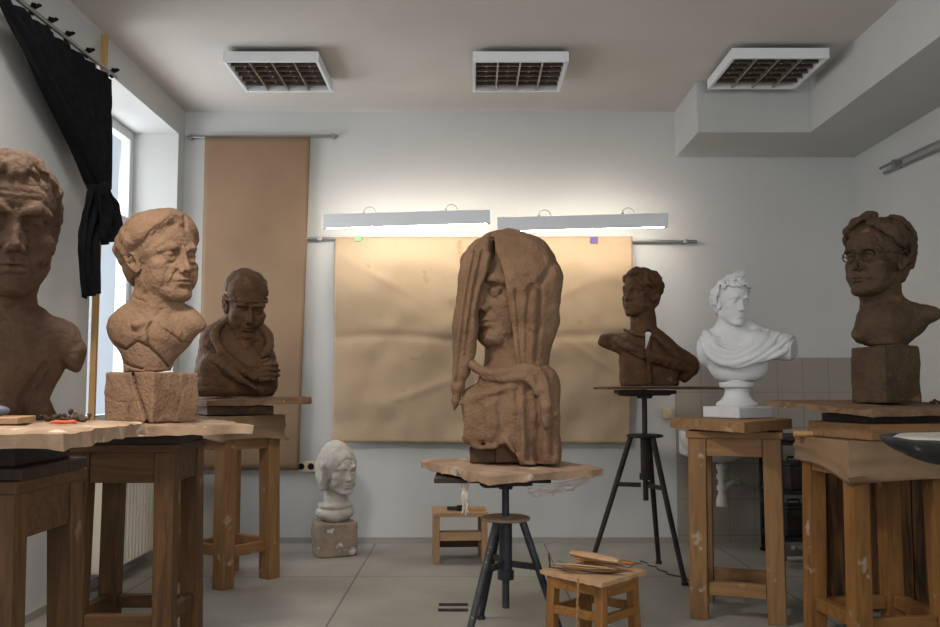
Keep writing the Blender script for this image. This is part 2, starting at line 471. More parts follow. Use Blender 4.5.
M = {}
M['wall'] = mat('wall_paint', (196, 196, 193), (189, 189, 186), 1.2, rough=0.9, bump=0.08, bscale=90)
M['ceiling'] = mat('ceiling_paint', (208, 204, 198), (200, 195, 188), 0.9, rough=0.95, bump=0.05, bscale=60)
M['white'] = mat('white_enamel', (214, 216, 216), rough=0.45)
M['radiator'] = mat('radiator_enamel', (214, 208, 192), rough=0.4)
M['kraft'] = mat('kraft_paper', (165, 144, 118), (154, 133, 107), 2.0, rough=0.8, bump=0.15, bscale=14, spots=((149, 123, 94), 7.0, 0.66))
M['kraft_old'] = mat('brown_paper', (134, 110, 86), (124, 100, 77), 1.5, rough=0.8, bump=0.12, bscale=10)
M['wrap'] = mat('wrapping_paper', (138, 112, 85), (125, 100, 73), 5.0, rough=0.75, bump=0.2, bscale=20)
M['black_cloth'] = mat('black_cloth', (20, 20, 23), (27, 27, 30), 30, rough=0.95, bump=0.2, bscale=300, spec=0.1)
M['steel'] = mat('dull_steel', (150, 150, 150), rough=0.4, metal=0.9)
M['grey_metal'] = mat('grey_lamp_enamel', (226, 229, 233), rough=0.5)
M['lamp_white'] = mat('lamp_white', (226, 228, 230), rough=0.5)
M['louvre'] = mat('louvre_metal', (170, 160, 148), rough=0.3, metal=0.7)
M['louvre_blade'] = mat('louvre_blade', (128, 116, 102), rough=0.35, metal=0.6)
M['louvre_dark'] = mat('louvre_housing', (92, 84, 76), rough=0.6)
M['black_metal'] = mat('black_metal', (34, 34, 37), (56, 56, 60), 14, rough=0.5, bump=0.2, bscale=60, spots=((108, 106, 104), 30, 0.66))
M['rust_metal'] = mat('dark_metal', (38, 33, 31), (58, 50, 46), 12, rough=0.6, bump=0.2, bscale=60)
def wood(name, a, b, sp=None, stretch=(9, 9, 0.8), rough=0.6, sc=3.0, thr=0.66):
    return mat(name, a, b, sc, stretch=stretch, rough=rough, bump=0.12, bscale=14, dist=1.2, spots=(sp, 9.0, thr) if sp else None, lo=0.3, hi=0.7)
M['wood'] = wood('warm_pine', (143, 107, 69), (116, 83, 50), (165, 143, 118), thr=0.645)
M['wood_side'] = wood('warm_pine_along', (143, 107, 69), (116, 83, 50), (160, 134, 105), stretch=(0.9, 9, 9), thr=0.66)
M['wood_dark'] = wood('aged_pine', (96, 66, 36), (58, 38, 20), (120, 102, 80), thr=0.66)
M['wood_dark_side'] = wood('aged_pine_along', (94, 65, 36), (58, 38, 20), (102, 82, 60), stretch=(0.9, 9, 9), thr=0.72)
M['wood_amber'] = wood('amber_pine', (140, 98, 50), (107, 70, 34), (161, 145, 127), thr=0.655)
M['wood_amber_side'] = wood('amber_pine_along', (140, 98, 50), (107, 70, 34), stretch=(0.9, 9, 9))
M['wood_pale'] = wood('pale_wood', (171, 138, 105), (151, 118, 87), stretch=(0.8, 9, 9))
M['wood_pale_up'] = wood('pale_wood_upright', (167, 134, 101), (147, 114, 83))
M['batten'] = wood('yellow_batten', (185, 147, 97), (171, 132, 82))
M['wood_black'] = wood('black_stained_wood', (36, 28, 22), (52, 40, 30))
M['rough_wood'] = mat('rough_brown_wood', (104, 72, 40), (52, 35, 21), 3.0, stretch=(12, 12, 1), rough=0.8, bump=0.6, bscale=6, dist=1.0)
M['board'] = mat('clay_caked_board', (167, 140, 116), (136, 108, 84), 7, rough=0.85, bump=0.35, bscale=45, spots=((189, 171, 151), 11, 0.62))
M['board_dark'] = mat('stained_board', (120, 92, 69), (94, 70, 50), 6, stretch=(1, 5, 5), rough=0.8, bump=0.2, bscale=30, spots=((152, 129, 105), 14, 0.66))
M['clay'] = mat('dry_clay', (146, 116, 93), (129, 100, 78), 9, rough=0.9, bump=0.7, bscale=70, spots=((112, 83, 62), 16, 0.64), spec=0.2)
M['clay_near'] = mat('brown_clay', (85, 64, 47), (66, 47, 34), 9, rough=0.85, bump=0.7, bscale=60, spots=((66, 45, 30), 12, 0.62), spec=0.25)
M['clay_mid'] = mat('leather_hard_clay', (129, 99, 76), (110, 81, 61), 8, rough=0.85, bump=0.7, bscale=70, spots=((96, 64, 46), 14, 0.65), spec=0.25)
M['clay_veil'] = mat('veil_clay', (127, 99, 76), (110, 84, 63), 5, rough=0.85, bump=0.7, bscale=80, spots=((100, 75, 54), 9, 0.64), spec=0.2)
M['clay_dark'] = mat('damp_clay', (74, 55, 36), (57, 41, 26), 8, rough=0.75, bump=0.7, bscale=60, spots=((95, 70, 46), 12, 0.66), spec=0.3)
M['clay_olive'] = mat('damp_brown_clay', (91, 65, 43), (71, 49, 31), 8, rough=0.8, bump=0.7, bscale=60, spots=((106, 83, 55), 10, 0.66), spec=0.3)
M['plaster'] = mat('white_plaster', (192, 192, 192), (182, 182, 182), 6, rough=0.7, bump=0.1, bscale=60)
M['plaster_old'] = mat('weathered_plaster', (187, 182, 172), (167, 159, 148), 9, rough=0.95, bump=0.35, bscale=50, spots=((187, 183, 176), 9, 0.6))
M['plaster_block'] = mat('stained_plaster_block', (143, 129, 114), (127, 111, 96), 10, rough=0.9, bump=0.35, bscale=50, spots=((187, 183, 176), 11, 0.62))
M['ceramic'] = mat('sink_ceramic', (205, 202, 195), rough=0.2, spec=0.5)
M['pvc'] = mat('white_pvc', (196, 192, 184), rough=0.4)
M['cream'] = mat('cream_plastic', (206, 190, 156), rough=0.5)
M['dark_hole'] = mat('dark_hole', (20, 20, 20), rough=0.8)
M['green'] = mat('green_tape', (120, 170, 120), rough=0.6)
M['purple'] = mat('purple_tape', (88, 72, 128), rough=0.6)
M['red'] = mat('red_clay_dab', (206, 82, 50), rough=0.8)
M['tub'] = mat('black_rubber', (40, 40, 42), (54, 54, 56), 12, rough=0.7, bump=0.4, bscale=30, spots=((124, 121, 117), 12, 0.6))
M['crust'] = mat('plaster_crust', (176, 168, 156), (150, 142, 132), 12, rough=0.95, bump=0.5, bscale=40)
M['orange'] = mat('orange_wood', (176, 102, 38), (140, 78, 28), 12, stretch=(1, 8, 8), rough=0.5)
M['grey_tool'] = mat('grey_plastic', (92, 96, 104), rough=0.5)
M['hose'] = mat('pale_hose', (150, 146, 136), rough=0.5)
def plastic_mat():
    m = bpy.data.materials.new('thin_plastic_film'); m.use_nodes = True
    nt = m.node_tree; N = nt.nodes; L = nt.links
    b = N['Principled BSDF']; b.inputs['Base Color'].default_value = srgb((196, 186, 172)); b.inputs['Roughness'].default_value = 0.35
    t = N.new('ShaderNodeBsdfTransparent'); mx = N.new('ShaderNodeMixShader'); mx.inputs[0].default_value = 0.55
    L.new(t.outputs[0], mx.inputs[1]); L.new(b.outputs[0], mx.inputs[2]); L.new(mx.outputs[0], N['Material Output'].inputs[0])
    return m
M['film'] = plastic_mat()
def glass_mat():
    m = bpy.data.materials.new('window_glass'); m.use_nodes = True
    nt = m.node_tree; N = nt.nodes; L = nt.links
    for n in [n for n in N if n.type == 'BSDF_PRINCIPLED']: N.remove(n)
    t = N.new('ShaderNodeBsdfTransparent'); g = N.new('ShaderNodeBsdfGlossy'); g.inputs['Roughness'].default_value = 0.05
    mx = N.new('ShaderNodeMixShader')
    mx.inputs[0].default_value = 0.07
    L.new(t.outputs[0], mx.inputs[1]); L.new(g.outputs[0], mx.inputs[2]); L.new(mx.outputs[0], N['Material Output'].inputs[0])
    return m
M['glass'] = glass_mat()

def grid_mat(name, c1, c2, mortar, w, h, ms, loc, axis, rough, nscale=1.5, bump=0.05):
    m = mat(name, c1, c2, nscale, rough=rough, bump=bump, bscale=35)
    nt = m.node_tree; N = nt.nodes; L = nt.links; b = N['Principled BSDF']
    src = b.inputs['Base Color'].links[0].from_socket
    tc = N.new('ShaderNodeTexCoord'); sp = N.new('ShaderNodeSeparateXYZ'); cb = N.new('ShaderNodeCombineXYZ')
    L.new(tc.outputs['Object'], sp.inputs[0])
    L.new(sp.outputs[axis[0]], cb.inputs[0]); L.new(sp.outputs[axis[1]], cb.inputs[1])
    mp = N.new('ShaderNodeMapping'); mp.inputs['Location'].default_value = (-loc[0], -loc[1], 0); L.new(cb.outputs[0], mp.inputs[0])
    br = N.new('ShaderNodeTexBrick'); br.offset = 0.0; br.squash = 1.0
    br.inputs['Scale'].default_value = 1.0; br.inputs['Brick Width'].default_value = w; br.inputs['Row Height'].default_value = h; br.inputs['Mortar Size'].default_value = ms
    br.inputs['Mortar Smooth'].default_value = 0.2; br.inputs['Bias'].default_value = 0.0
    L.new(mp.outputs[0], br.inputs['Vector'])
    mx = N.new('ShaderNodeMix'); mx.data_type = 'RGBA'; mx.inputs[7].default_value = srgb(mortar)
    L.new(br.outputs['Fac'], mx.inputs['Factor']); L.new(src, mx.inputs[6]); L.new(mx.outputs[2], b.inputs['Base Color'])
    return m
M['floor'] = grid_mat('worn_floor', (150, 147, 139), (131, 128, 120), (96, 93, 88), 1.25, 1.25, 0.006, (-0.70, 5.72), (0, 1), 0.55)
M['tile'] = grid_mat('beige_wall_tile', (156, 149, 138), (149, 142, 131), (124, 119, 111), 0.1925, 0.265, 0.003, (1.548, 0.06), (0, 2), 0.35)

# ------------------------------------------------------------------ the room
XL, XR, YB, YF, ZC = -2.2, 2.956, 6.92, -2.6, 3.28
TH = 0.42
def struct(name, mb, m):
    o = mb.build(name, m); o['kind'] = 'structure'; return o

struct('floor', MB().box(((XL + XR) / 2, (YB + YF) / 2, -0.05), (XR - XL + 1.2, YB - YF + 0.8, 0.1)), M['floor'])
struct('ceiling', MB().box(((XL + XR) / 2, (YB + YF) / 2, ZC + 0.05), (XR - XL + 1.2, YB - YF + 0.8, 0.1)), M['ceiling'])
struct('wall_back', MB().box(((XL + XR) / 2, YB + 0.1, ZC / 2), (XR - XL + 1.0, 0.2, ZC)), M['wall'])
def wall_open(mb, axis, pos, th, a0, a1, opens):
    """a wall with openings (a, b, z0, z1) along an axis"""
    def bx(u0, u1, z0, z1):
        if u1 - u0 < 1e-4 or z1 - z0 < 1e-4: return
        if axis == 'y': mb.box((pos, (u0 + u1) / 2, (z0 + z1) / 2), (th, u1 - u0, z1 - z0))
        else: mb.box(((u0 + u1) / 2, pos, (z0 + z1) / 2), (u1 - u0, th, z1 - z0))
    u = a0
    for (b0, b1, z0, z1) in opens:
        bx(u, b0, 0, ZC); bx(b0, b1, 0, z0); bx(b0, b1, z1, ZC); u = b1
    bx(u, a1, 0, ZC)
    return mb
LW = [(0.3, 1.9, 0.9, 3.065), (5.26, 6.775, 0.9, 3.065)]
FW = [(-1.6, 0.1, 0.9, 3.0), (0.8, 2.5, 0.9, 3.0)]
struct('wall_right', wall_open(MB(), 'y', XR + 0.1, 0.2, YF, YB, [(-0.2, 1.6, 0.9, 2.88)]), M['wall'])
struct('wall_left', wall_open(MB(), 'y', XL - TH / 2, TH, YF, YB, LW), M['wall'])
struct('wall_front', wall_open(MB(), 'x', YF - 0.15, 0.3, XL - 0.4, XR + 0.2, FW), M['wall'])
# boxed-in beam along the right wall with its return
mb = MB().box((2.36 + 0.3, (YF + YB) / 2, (2.92 + ZC) / 2), (0.6, YB - YF, ZC - 2.92))
mb.box(((1.58 + 2.36) / 2, (6.22 + YB) / 2, (2.92 + ZC) / 2), (0.78, YB - 6.22, ZC - 2.92))
struct('ceiling_beam', mb, M['wall'])
# tiled splash area (a thin sheet of tile on the back wall)
struct('wall_tiles', MB().box(((1.548 + XR) / 2, YB - 0.006, 0.69), (XR - 1.548, 0.012, 1.38)), M['tile'])
struct('baseboard_back', MB().box(((XL + 1.548) / 2, YB - 0.008, 0.022), (1.548 - XL, 0.016, 0.044)), mat('grey_skirting', (150, 148, 142), rough=0.6))
struct('baseboard_left', MB().box((XL + 0.008, (YF + YB) / 2, 0.022), (0.016, YB - YF - 0.04, 0.044)), mat('grey_skirting_side', (150, 148, 142), rough=0.6))

def window(idx, axis, pos, a0, a1, z0, z1):
    w = 0.07
    def bx(mb, u0, u1, za, zb, d):
        c = ((u0 + u1) / 2, (za + zb) / 2)
        if axis == 'y': mb.box((pos, c[0], c[1]), (d, u1 - u0, zb - za), bev=0.004)
        else: mb.box((c[0], pos, c[1]), (u1 - u0, d, zb - za), bev=0.004)
    mb = MB()
    bx(mb, a0, a0 + w, z0, z1, 0.07); bx(mb, a1 - w, a1, z0, z1, 0.07)
    bx(mb, a0 + w, a1 - w, z0, z0 + w, 0.07); bx(mb, a0 + w, a1 - w, z1 - w, z1, 0.07)
    mid = (a0 + a1) / 2; tr = z0 + (z1 - z0) * 0.68
    bx(mb, mid - 0.05, mid + 0.05, z0 + w, z1 - w, 0.06)
    bx(mb, a0 + w, mid - 0.05, tr - 0.04, tr + 0.04, 0.06); bx(mb, mid + 0.05, a1 - w, tr - 0.04, tr + 0.04, 0.06)
    o = mb.build('window_%d' % idx, M['white']); o['kind'] = 'structure'
    g = MB()
    if axis == 'y': g.box((pos, mid, (z0 + z1) / 2), (0.006, a1 - a0 - 2 * w, z1 - z0 - 2 * w))
    else: g.box((mid, pos, (z0 + z1) / 2), (a1 - a0 - 2 * w, 0.006, z1 - z0 - 2 * w))
    g.build('pane', M['glass'], o)
    return o
window(1, 'y', XL - TH + 0.05, 5.26, 6.775, 0.9, 3.065)
window(2, 'y', XL - TH + 0.05, 0.3, 1.9, 0.9, 3.065)
window(3, 'x', YF - 0.25, -1.6, 0.1, 0.9, 3.0)
window(4, 'x', YF - 0.25, 0.8, 2.5, 0.9, 3.0)
window(5, 'y', XR + 0.15, -0.2, 1.6, 0.9, 2.88)
struct('trim_sill', MB().box((XL - TH / 2 + 0.06, (5.26 + 6.775) / 2, 0.885), (TH + 0.08, 1.51, 0.03), bev=0.005), M['white'])

# ------------------------------------------------------------------ light
def area(name, loc, to, sx, sy, e, col):
    l = bpy.data.lights.new(name, 'AREA'); l.shape = 'RECTANGLE'; l.size = sx; l.size_y = sy; l.energy = e; l.color = col
    o = bpy.data.objects.new(name, l); COL.objects.link(o); o.location = loc
    o.rotation_euler = (Vector(to) - Vector(loc)).to_track_quat('-Z', 'Z').to_euler()
    return o
DAY = (0.93, 0.96, 1.0)
area('daylight_far_window', (XL - TH - 0.25, 6.02, 1.98), (0, 6.02, 1.98), 1.5, 2.1, 50, DAY)
area('daylight_near_window', (XL - TH - 0.25, 1.1, 1.98), (0, 1.1, 1.98), 1.5, 2.1, 48, DAY)
area('daylight_right_window', (XR + 0.45, 0.7, 1.9), (0, 1.6, 1.8), 1.7, 1.9, 48, DAY)
area('daylight_rear_window', (-0.75, YF - 0.5, 1.95), (-0.75, 0, 1.95), 1.6, 2.0, 28, DAY)
area('daylight_rear_window', (1.65, YF - 0.5, 1.95), (1.65, 0, 1.95), 1.6, 2.0, 66, DAY)
W = bpy.data.worlds.new('overcast_sky'); SC.world = W; W.use_nodes = True
W.node_tree.nodes['Background'].inputs[0].default_value = (0.72, 0.83, 0.95, 1); W.node_tree.nodes['Background'].inputs[1].default_value = 0.6

# ------------------------------------------------------------------ ceiling fixtures
def luminaire(x, y, label, lit=0):
    t = thing('ceiling_light', label, 'ceiling light', (x, y, ZC), 0, 'louvred ceiling lights')
    S, H, w = 0.60, 0.066, 0.02
    mb = MB()
    for s in (1, -1):
        mb.box((s * (S / 2 - w / 2), 0, -H / 2 - 0.03), (w, S, H), bev=0.002)
        mb.box((0, s * (S / 2 - w / 2), -H / 2 - 0.03), (S - 2 * w, w, H), bev=0.002)
    mb.build('housing', M['lamp_white'], t)
    MB().box((0, 0, -0.015), (S - 0.16, S - 0.16, 0.03)).build('mounting_plate', M['louvre_dark'], t)
    MB().box((0, 0, -0.034), (S - 2 * w, S - 2 * w, 0.008)).build('reflector', M['louvre_dark'] if not lit else M['lamp_white'], t)
    n = 4; step = (S - 2 * w) / n
    for i in range(1, n):
        MB().box((-S / 2 + w + i * step, 0, -0.072), (0.009, S - 2 * w - 0.002, 0.044)).build('divider', M['louvre'], t)
    for i in range(1, 6):
        mb = MB()
        for k in range(n):
            mb.box((-S / 2 + w + (k + 0.5) * step, -S / 2 + w + i * (S - 2 * w) / 6, -0.068), (step - 0.012, 0.004, 0.036), Matrix.Rotation(-0.2, 4, 'X'))
            mb.box((-S / 2 + w + (k + 0.5) * step, -S / 2 + w + i * (S - 2 * w) / 6 - 0.003, -0.086), (step - 0.012, 0.006, 0.003))
        o = mb.build('louvre', M['louvre_blade'], t); o['kind'] = 'thing'
    for i in range(n):
        MB().tube([(-S / 2 + w + (i + 0.5) * step, -S / 2 + 0.03, -0.052), (-S / 2 + w + (i + 0.5) * step, S / 2 - 0.03, -0.052)], 0.008, 10).build('tube', M['lamp_white'] if not lit else emit('lit_tube', (1.0, 0.93, 0.84, 1), lit), t, True)
    return t
LUMY = 5.86
luminaire(-1.245, LUMY, 'square louvred ceiling light nearest the window, above the tall brown paper')
luminaire(0.317, LUMY, 'square louvred ceiling light in the middle of the ceiling, above the hooded figure')
luminaire(1.92, LUMY - 0.06, 'square louvred ceiling light beside the boxed-in ceiling beam')
luminaire(-1.245, 2.55, 'lit louvred ceiling light over the nearest bust', 0)
area('ceiling_lamp_light', (-1.245, 2.55, ZC - 0.115), (-1.1, 2.8, 0), 0.56, 0.56, 54, (1.0, 0.95, 0.88))

# ------------------------------------------------------------------ strip lights on the back wall
def strip_light(p0, p1, Y, label):
    a, b = at(p0[0], p0[1], Y), at(p1[0], p1[1], Y)
    L = (b - a).length; d = (b - a).normalized(); ang = math.atan2(d.z, d.x)
    t = thing('strip_light', label, 'strip light', a); t['group'] = 'strip lights over the paper'
    t.rotation_euler = (0, -ang, 0)
    H = 0.1
    MB().box((L / 2, 0, -H / 2), (L, 0.008, H), Matrix.Rotation(0.0, 4, 'X'), bev=0.002).build('shade', M['grey_metal'], t)
    MB().box((L / 2, 0.032, -0.040), (L - 0.04, 0.05, 0.03), bev=0.003).build('ballast', M['lamp_white'], t)
    for s in (0.012, L - 0.012):
        MB().box((s, 0.034, -0.058), (0.02, 0.056, 0.08), bev=0.003).build('end_cap', M['grey_metal'], t)
    MB().tube([(0.03, 0.036, -0.085), (L - 0.03, 0.036, -0.085)], 0.014, 12).build('tube', TUBE, t, True)
    for s in (0.28, 0.77):
        pts = [(L * s + 0.045 * math.cos(q), 0.02, 0.0 + 0.05 * math.sin(q)) for q in [math.pi * k / 10 for k in range(11)]]
        MB().tube(pts, 0.003, 6).build('hook', M['steel'], t, True)
        MB().tube([(L * s - 0.04, -0.004, 0.01), (L * s - 0.04, YB - Y, 0.01)], 0.006, 8).build('wall_peg', M['steel'], t, True)
    return t
TUBE = emit('fluorescent_tube', (1.0, 0.90, 0.77, 1), 34.0)
strip_light((322.5, 214.5), (490, 209.5), 6.50, 'grey fluorescent strip light with a bright lower edge, next to the tall brown paper')
strip_light((497, 217.5), (668, 213), 6.50, 'grey fluorescent strip light above the right half of the wide paper')

# ------------------------------------------------------------------ papers and rods on the back wall
def sheet(name, pts, m, nx, ny, zfun, label=None, cat=None, parent=None, th=0.0015):
    """pts: corner points tl, tr, br, bl in the world; zfun(u, v) -> offset towards the room"""
    tl, tr, br, bl = [Vector(p) for p in pts]
    nrm = (tr - tl).cross(bl - tl).normalized()
    if nrm.y > 0: nrm = -nrm
    bm = bmesh.new(); G = []
    for j in range(ny + 1):
        v = j / ny; row = []
        for i in range(nx + 1):
            u = i / nx
            p = tl.lerp(tr, u).lerp(bl.lerp(br, u), v)
            row.append(bm.verts.new(p + nrm * zfun(u, v)))
        G.append(row)
    for j in range(ny):
        for i in range(nx):
            bm.faces.new((G[j][i], G[j + 1][i], G[j + 1][i + 1], G[j][i + 1]))
    bmesh.ops.recalc_face_normals(bm, faces=bm.faces[:])
    me = bpy.data.meshes.new(name); bm.to_mesh(me); bm.free()
    me.polygons.foreach_set('use_smooth', [True] * len(me.polygons))
    o = link(name, me, m, parent)
    s = o.modifiers.new('thickness', 'SOLIDIFY'); s.thickness = th; s.offset = 0
    if label: tag(o, label, cat)
    return o
def smooth_noise(seed, nu, nv):
    rs = np.random.RandomState(seed); G = rs.uniform(-1, 1, (nu + 2, nv + 2))
    def f(u, v):
        a, b = u * nu, v * nv; i, j = int(min(a, nu - 1e-6)), int(min(b, nv - 1e-6)); fa, fb = a - i, b - j
        fa, fb = fa * fa * (3 - 2 * fa), fb * fb * (3 - 2 * fb)
        return (G[i, j] * (1 - fa) + G[i + 1, j] * fa) * (1 - fb) + (G[i, j + 1] * (1 - fa) + G[i + 1, j + 1] * fa) * fb
    return f
n1, n2, n3 = smooth_noise(3, 3, 5), smooth_noise(5, 6, 4), smooth_noise(9, 16, 11)
YP = 6.86
sheet('brown_paper', (at(205, 136.5, YP - 0.004), at(310.5, 136.5, YP - 0.004), at(299, 470, YP), at(197, 470, YP)), M['kraft_old'], 24, 50,
      lambda u, v: 0.012 * n1(u, v) * v + 0.010 * math.sin(u * 5 + v * 3) * v, 'tall narrow brown paper sheet hanging from the upper rod', 'paper')
def crease(u, v):
    d = 0.022 * n2(u, v) + 0.013 * n3(u, v)
    d += -0.012 * math.exp(-((v - 0.50 + 0.015 * math.sin(u * 9)) / 0.02) ** 2) - 0.010 * math.exp(-((u - 0.47) / 0.012) ** 2)
    for (u0, v0, sl) in ((0.15, 0.2, 0.8), (0.75, 0.3, -0.7), (0.88, 0.6, 0.9), (0.3, 0.75, -0.5)):
        d += 0.010 * math.exp(-(((v - v0) - sl * (u - u0)) / 0.02) ** 2) * math.exp(-((u - u0) / 0.12) ** 2)
    return d * min(1, 5 * v) + 0.025 * min(1, 8 * v) + 0.03 * max(0, v - 0.9) * 10 * 0.4
p2 = sheet('kraft_paper', (at(335, 237, YP - 0.008), at(632.5, 236.5, YP - 0.008), at(630, 443, YP - 0.008), at(333, 442, YP - 0.008)), M['kraft'], 110, 76, crease,
           'wide creased kraft paper sheet hanging under the strip lights', 'paper')
for (x0, x1, y0, y1, mm) in ((355, 361, 236, 241, 'green'), (591, 598, 237, 243, 'purple')):
    a, b = at(x0, y0, YP - 0.03), at(x1, y1, YP - 0.03)
    MB().box(((a.x + b.x) / 2, YP - 0.022, (a.z + b.z) / 2), (b.x - a.x, 0.02, a.z - b.z)).build('tape', M[mm], p2)
def rod(px0, py0, px1, py1, Y, label, br=2):
    a, b = at(px0, py0, Y), at(px1, py1, Y)
    t = thing('paper_rod', label, 'rod', a)
    mb = MB().tube([Vector((0, 0, 0)), b - a], 0.011, 12)
    mb.build('rail', M['steel'], t, True)
    for q in ((0.03, 0.97) if br == 2 else (0.97,)):
        p = (b - a) * q
        MB().box((p.x, (YB - Y) / 2, p.z), (0.02, YB - Y, 0.02), bev=0.003).box((p.x, 0, p.z), (0.03, 0.035, 0.035), bev=0.004).build('bracket', M['steel'], t)
    return t
rod(187, 137, 338, 136, YP + 0.01, 'thin steel rod holding up the tall narrow brown paper')
rod(308, 238.5, 697, 241.5, YP + 0.005, 'long steel rod behind the wide kraft paper, sticking out past its right edge')

# ------------------------------------------------------------------ curtain on the left wall
XC = -2.07
ra, rb = Vector((XC, 3.75, 2.925)), at(116, 77.5, 1); 
rb = Vector((XC, XC / rb.x, CAM_H + (rb.z - CAM_H) * (XC / rb.x)))
cr = thing('curtain_rod', 'grey curtain rod high on the left wall, carrying the black cloth', 'rod', ra)
MB().tube([(0, 0, 0), rb - ra], 0.012, 12).build('rail', M['steel'], cr, True)
for q in (0.1, 0.97):
    p = (rb - ra) * q
    MB().box((p.x + (XL - XC) / 2, p.y, p.z), (XC - XL, 0.025, 0.025), bev=0.003).build('bracket', M['steel'], cr)
knot = Vector((-2.03, 4.93, 2.25))
def fold_sheet(name, rows, m, parent, nu=60, folds=7, amp=lambda v: 0.02, th=0.004, seed=0, sub=24):
    """rows: list of (v, left point, right point); cloth folds run down the rows, waving across the wall's normal"""
    bm = bmesh.new(); G = []
    nz = smooth_noise(seed, 6, 4)
    for j in range(sub + 1):
        v = j / sub
        for k in range(len(rows) - 1):
            if rows[k][0] <= v <= rows[k + 1][0] + 1e-6: break
        t = (v - rows[k][0]) / (rows[k + 1][0] - rows[k][0]); t2 = t
        l = Vector(rows[k][1]).lerp(Vector(rows[k + 1][1]), t2); r = Vector(rows[k][2]).lerp(Vector(rows[k + 1][2]), t2)
        row = []
        for i in range(nu + 1):
            u = i / nu
            p = l.lerp(r, u)
            w = amp(v) * (math.sin(u * folds * 2 * math.pi + 1.5 * nz(u, v)) + 0.4 * math.sin(u * folds * 4.4 * math.pi + 1 + v))
            row.append(bm.verts.new(p + Vector((w, 0, 0))))
        G.append(row)
    for j in range(sub):
        for i in range(nu):
            bm.faces.new((G[j][i], G[j][i + 1], G[j + 1][i + 1], G[j + 1][i]))
    me = bpy.data.meshes.new(name); bm.to_mesh(me); bm.free()
    me.polygons.foreach_set('use_smooth', [True] * len(me.polygons))
    o = link(name, me, m, parent)
    s = o.modifiers.new('thickness', 'SOLIDIFY'); s.thickness = th; s.offset = 0
    return o
cu = thing('curtain', 'black cloth curtain gathered and knotted beside the window', 'curtain', (0, 0, 0))
ra2 = ra.lerp(rb, 0.0) - Vector((0, 0, 0.03)); rb2 = ra.lerp(rb, 0.965) - Vector((0, 0, 0.03))
fold_sheet('cloth', [(0, ra2, rb2), (0.35, ra2.lerp(knot, 0.36) + Vector((0, .02, -.03)), rb2.lerp(knot, 0.30) + Vector((0, .05, 0))), (0.7, ra2.lerp(knot, 0.72) + Vector((0, .03, -.03)), rb2.lerp(knot, 0.66) + Vector((0, .05, 0))), (1, knot + Vector((0, -0.06, 0)), knot + Vector((0, 0.07, 0)))],
           M['black_cloth'], cu, 90, 8, lambda v: 0.016 + 0.022 * v, seed=4, sub=40)
def wallpt(px, py, x=-2.03):
    q = at(px, py, 1.0); s = x / q.x
    return Vector((x, s, CAM_H + (q.z - CAM_H) * s))
fold_sheet('tail', [(0, wallpt(92, 184), wallpt(103, 184)), (0.25, wallpt(78, 212), wallpt(106, 205)), (0.55, wallpt(77, 240), wallpt(97, 238)), (1, wallpt(82, 299), wallpt(98, 293))], M['black_cloth'], cu, 30, 2.6, lambda v: 0.02, seed=7, sub=26)
fold_sheet('tail', [(0, wallpt(93, 184, -2.0), wallpt(104, 184, -2.0)), (0.45, wallpt(93, 210, -2.0), wallpt(115, 205, -2.0)), (0.8, wallpt(98, 236, -2.0), wallpt(118, 230, -2.0)), (1, wallpt(103, 245, -2.0), wallpt(115, 240, -2.0))], M['black_cloth'], cu, 30, 2.2, lambda v: 0.025, seed=8, sub=22)
kn = Vol((-9, -9, -8), (9, 9, 8), 0.5)
kn.ell(ID, (0, 0, 0), (4.5, 6, 4), 1); kn.ring(ID, (0, 0, 0), 4.6, 2.0, 'z', 1.0); kn.ell(ID, (2, -2, -2), (3, 4, 4), 1.5); kn.noise(3, 0.5, 3)
o = link('knot', kn.mesh('knot'), M['black_cloth'], cu); o.location = knot
for q in (0.16, 0.30, 0.42, 0.55, 0.72, 0.955):
    p = ra.lerp(rb, q)
    mb = MB().tube([p + Vector((0, 0.02 * math.cos(k), 0.02 * math.sin(k))) for k in [6.28 * i / 10 for i in range(11)]], 0.006, 6)
    mb.bar(p + Vector((0.01, 0, 0.012)), p + Vector((0.03, 0.02, 0.035)), 0.022, 0.01)
    mb.bar(p + Vector((0.01, 0, 0.012)), p + Vector((0.02, -0.025, 0.022)), 0.02, 0.01)
    mb.build('tie', M['black_cloth'], cu)
# batten leaning on the wall between curtain and window
pt, pb = wallpt(105, 35, -2.16), Vector((-2.13, 5.17, 0.0))
tag(MB().bar(pb, pt, 0.034, 0.03, bev=0.003).build('wooden_batten', M['batten']), 'long yellow wooden batten standing against the wall beside the window', 'batten')

# radiator under the window
rd = thing('radiator', 'cream ribbed radiator on the wall below the window', 'radiator', (XL, 5.75, 0))
for i in range(20):
    y = -0.52 + i * 0.055
    MB().box((0.115, y, 0.40), (0.085, 0.042, 0.58), bev=0.012).build('rib', M['radiator'], rd)
mb = MB()
for z in (0.17, 0.63): mb.tube([(0.10, -0.54, z), (0.10, 0.56, z)], 0.02, 10)
for y in (-0.4, 0.4): mb.box((0.045, y, 0.5), (0.075, 0.03, 0.03)); 
mb.build('pipe', M['radiator'], rd, True)

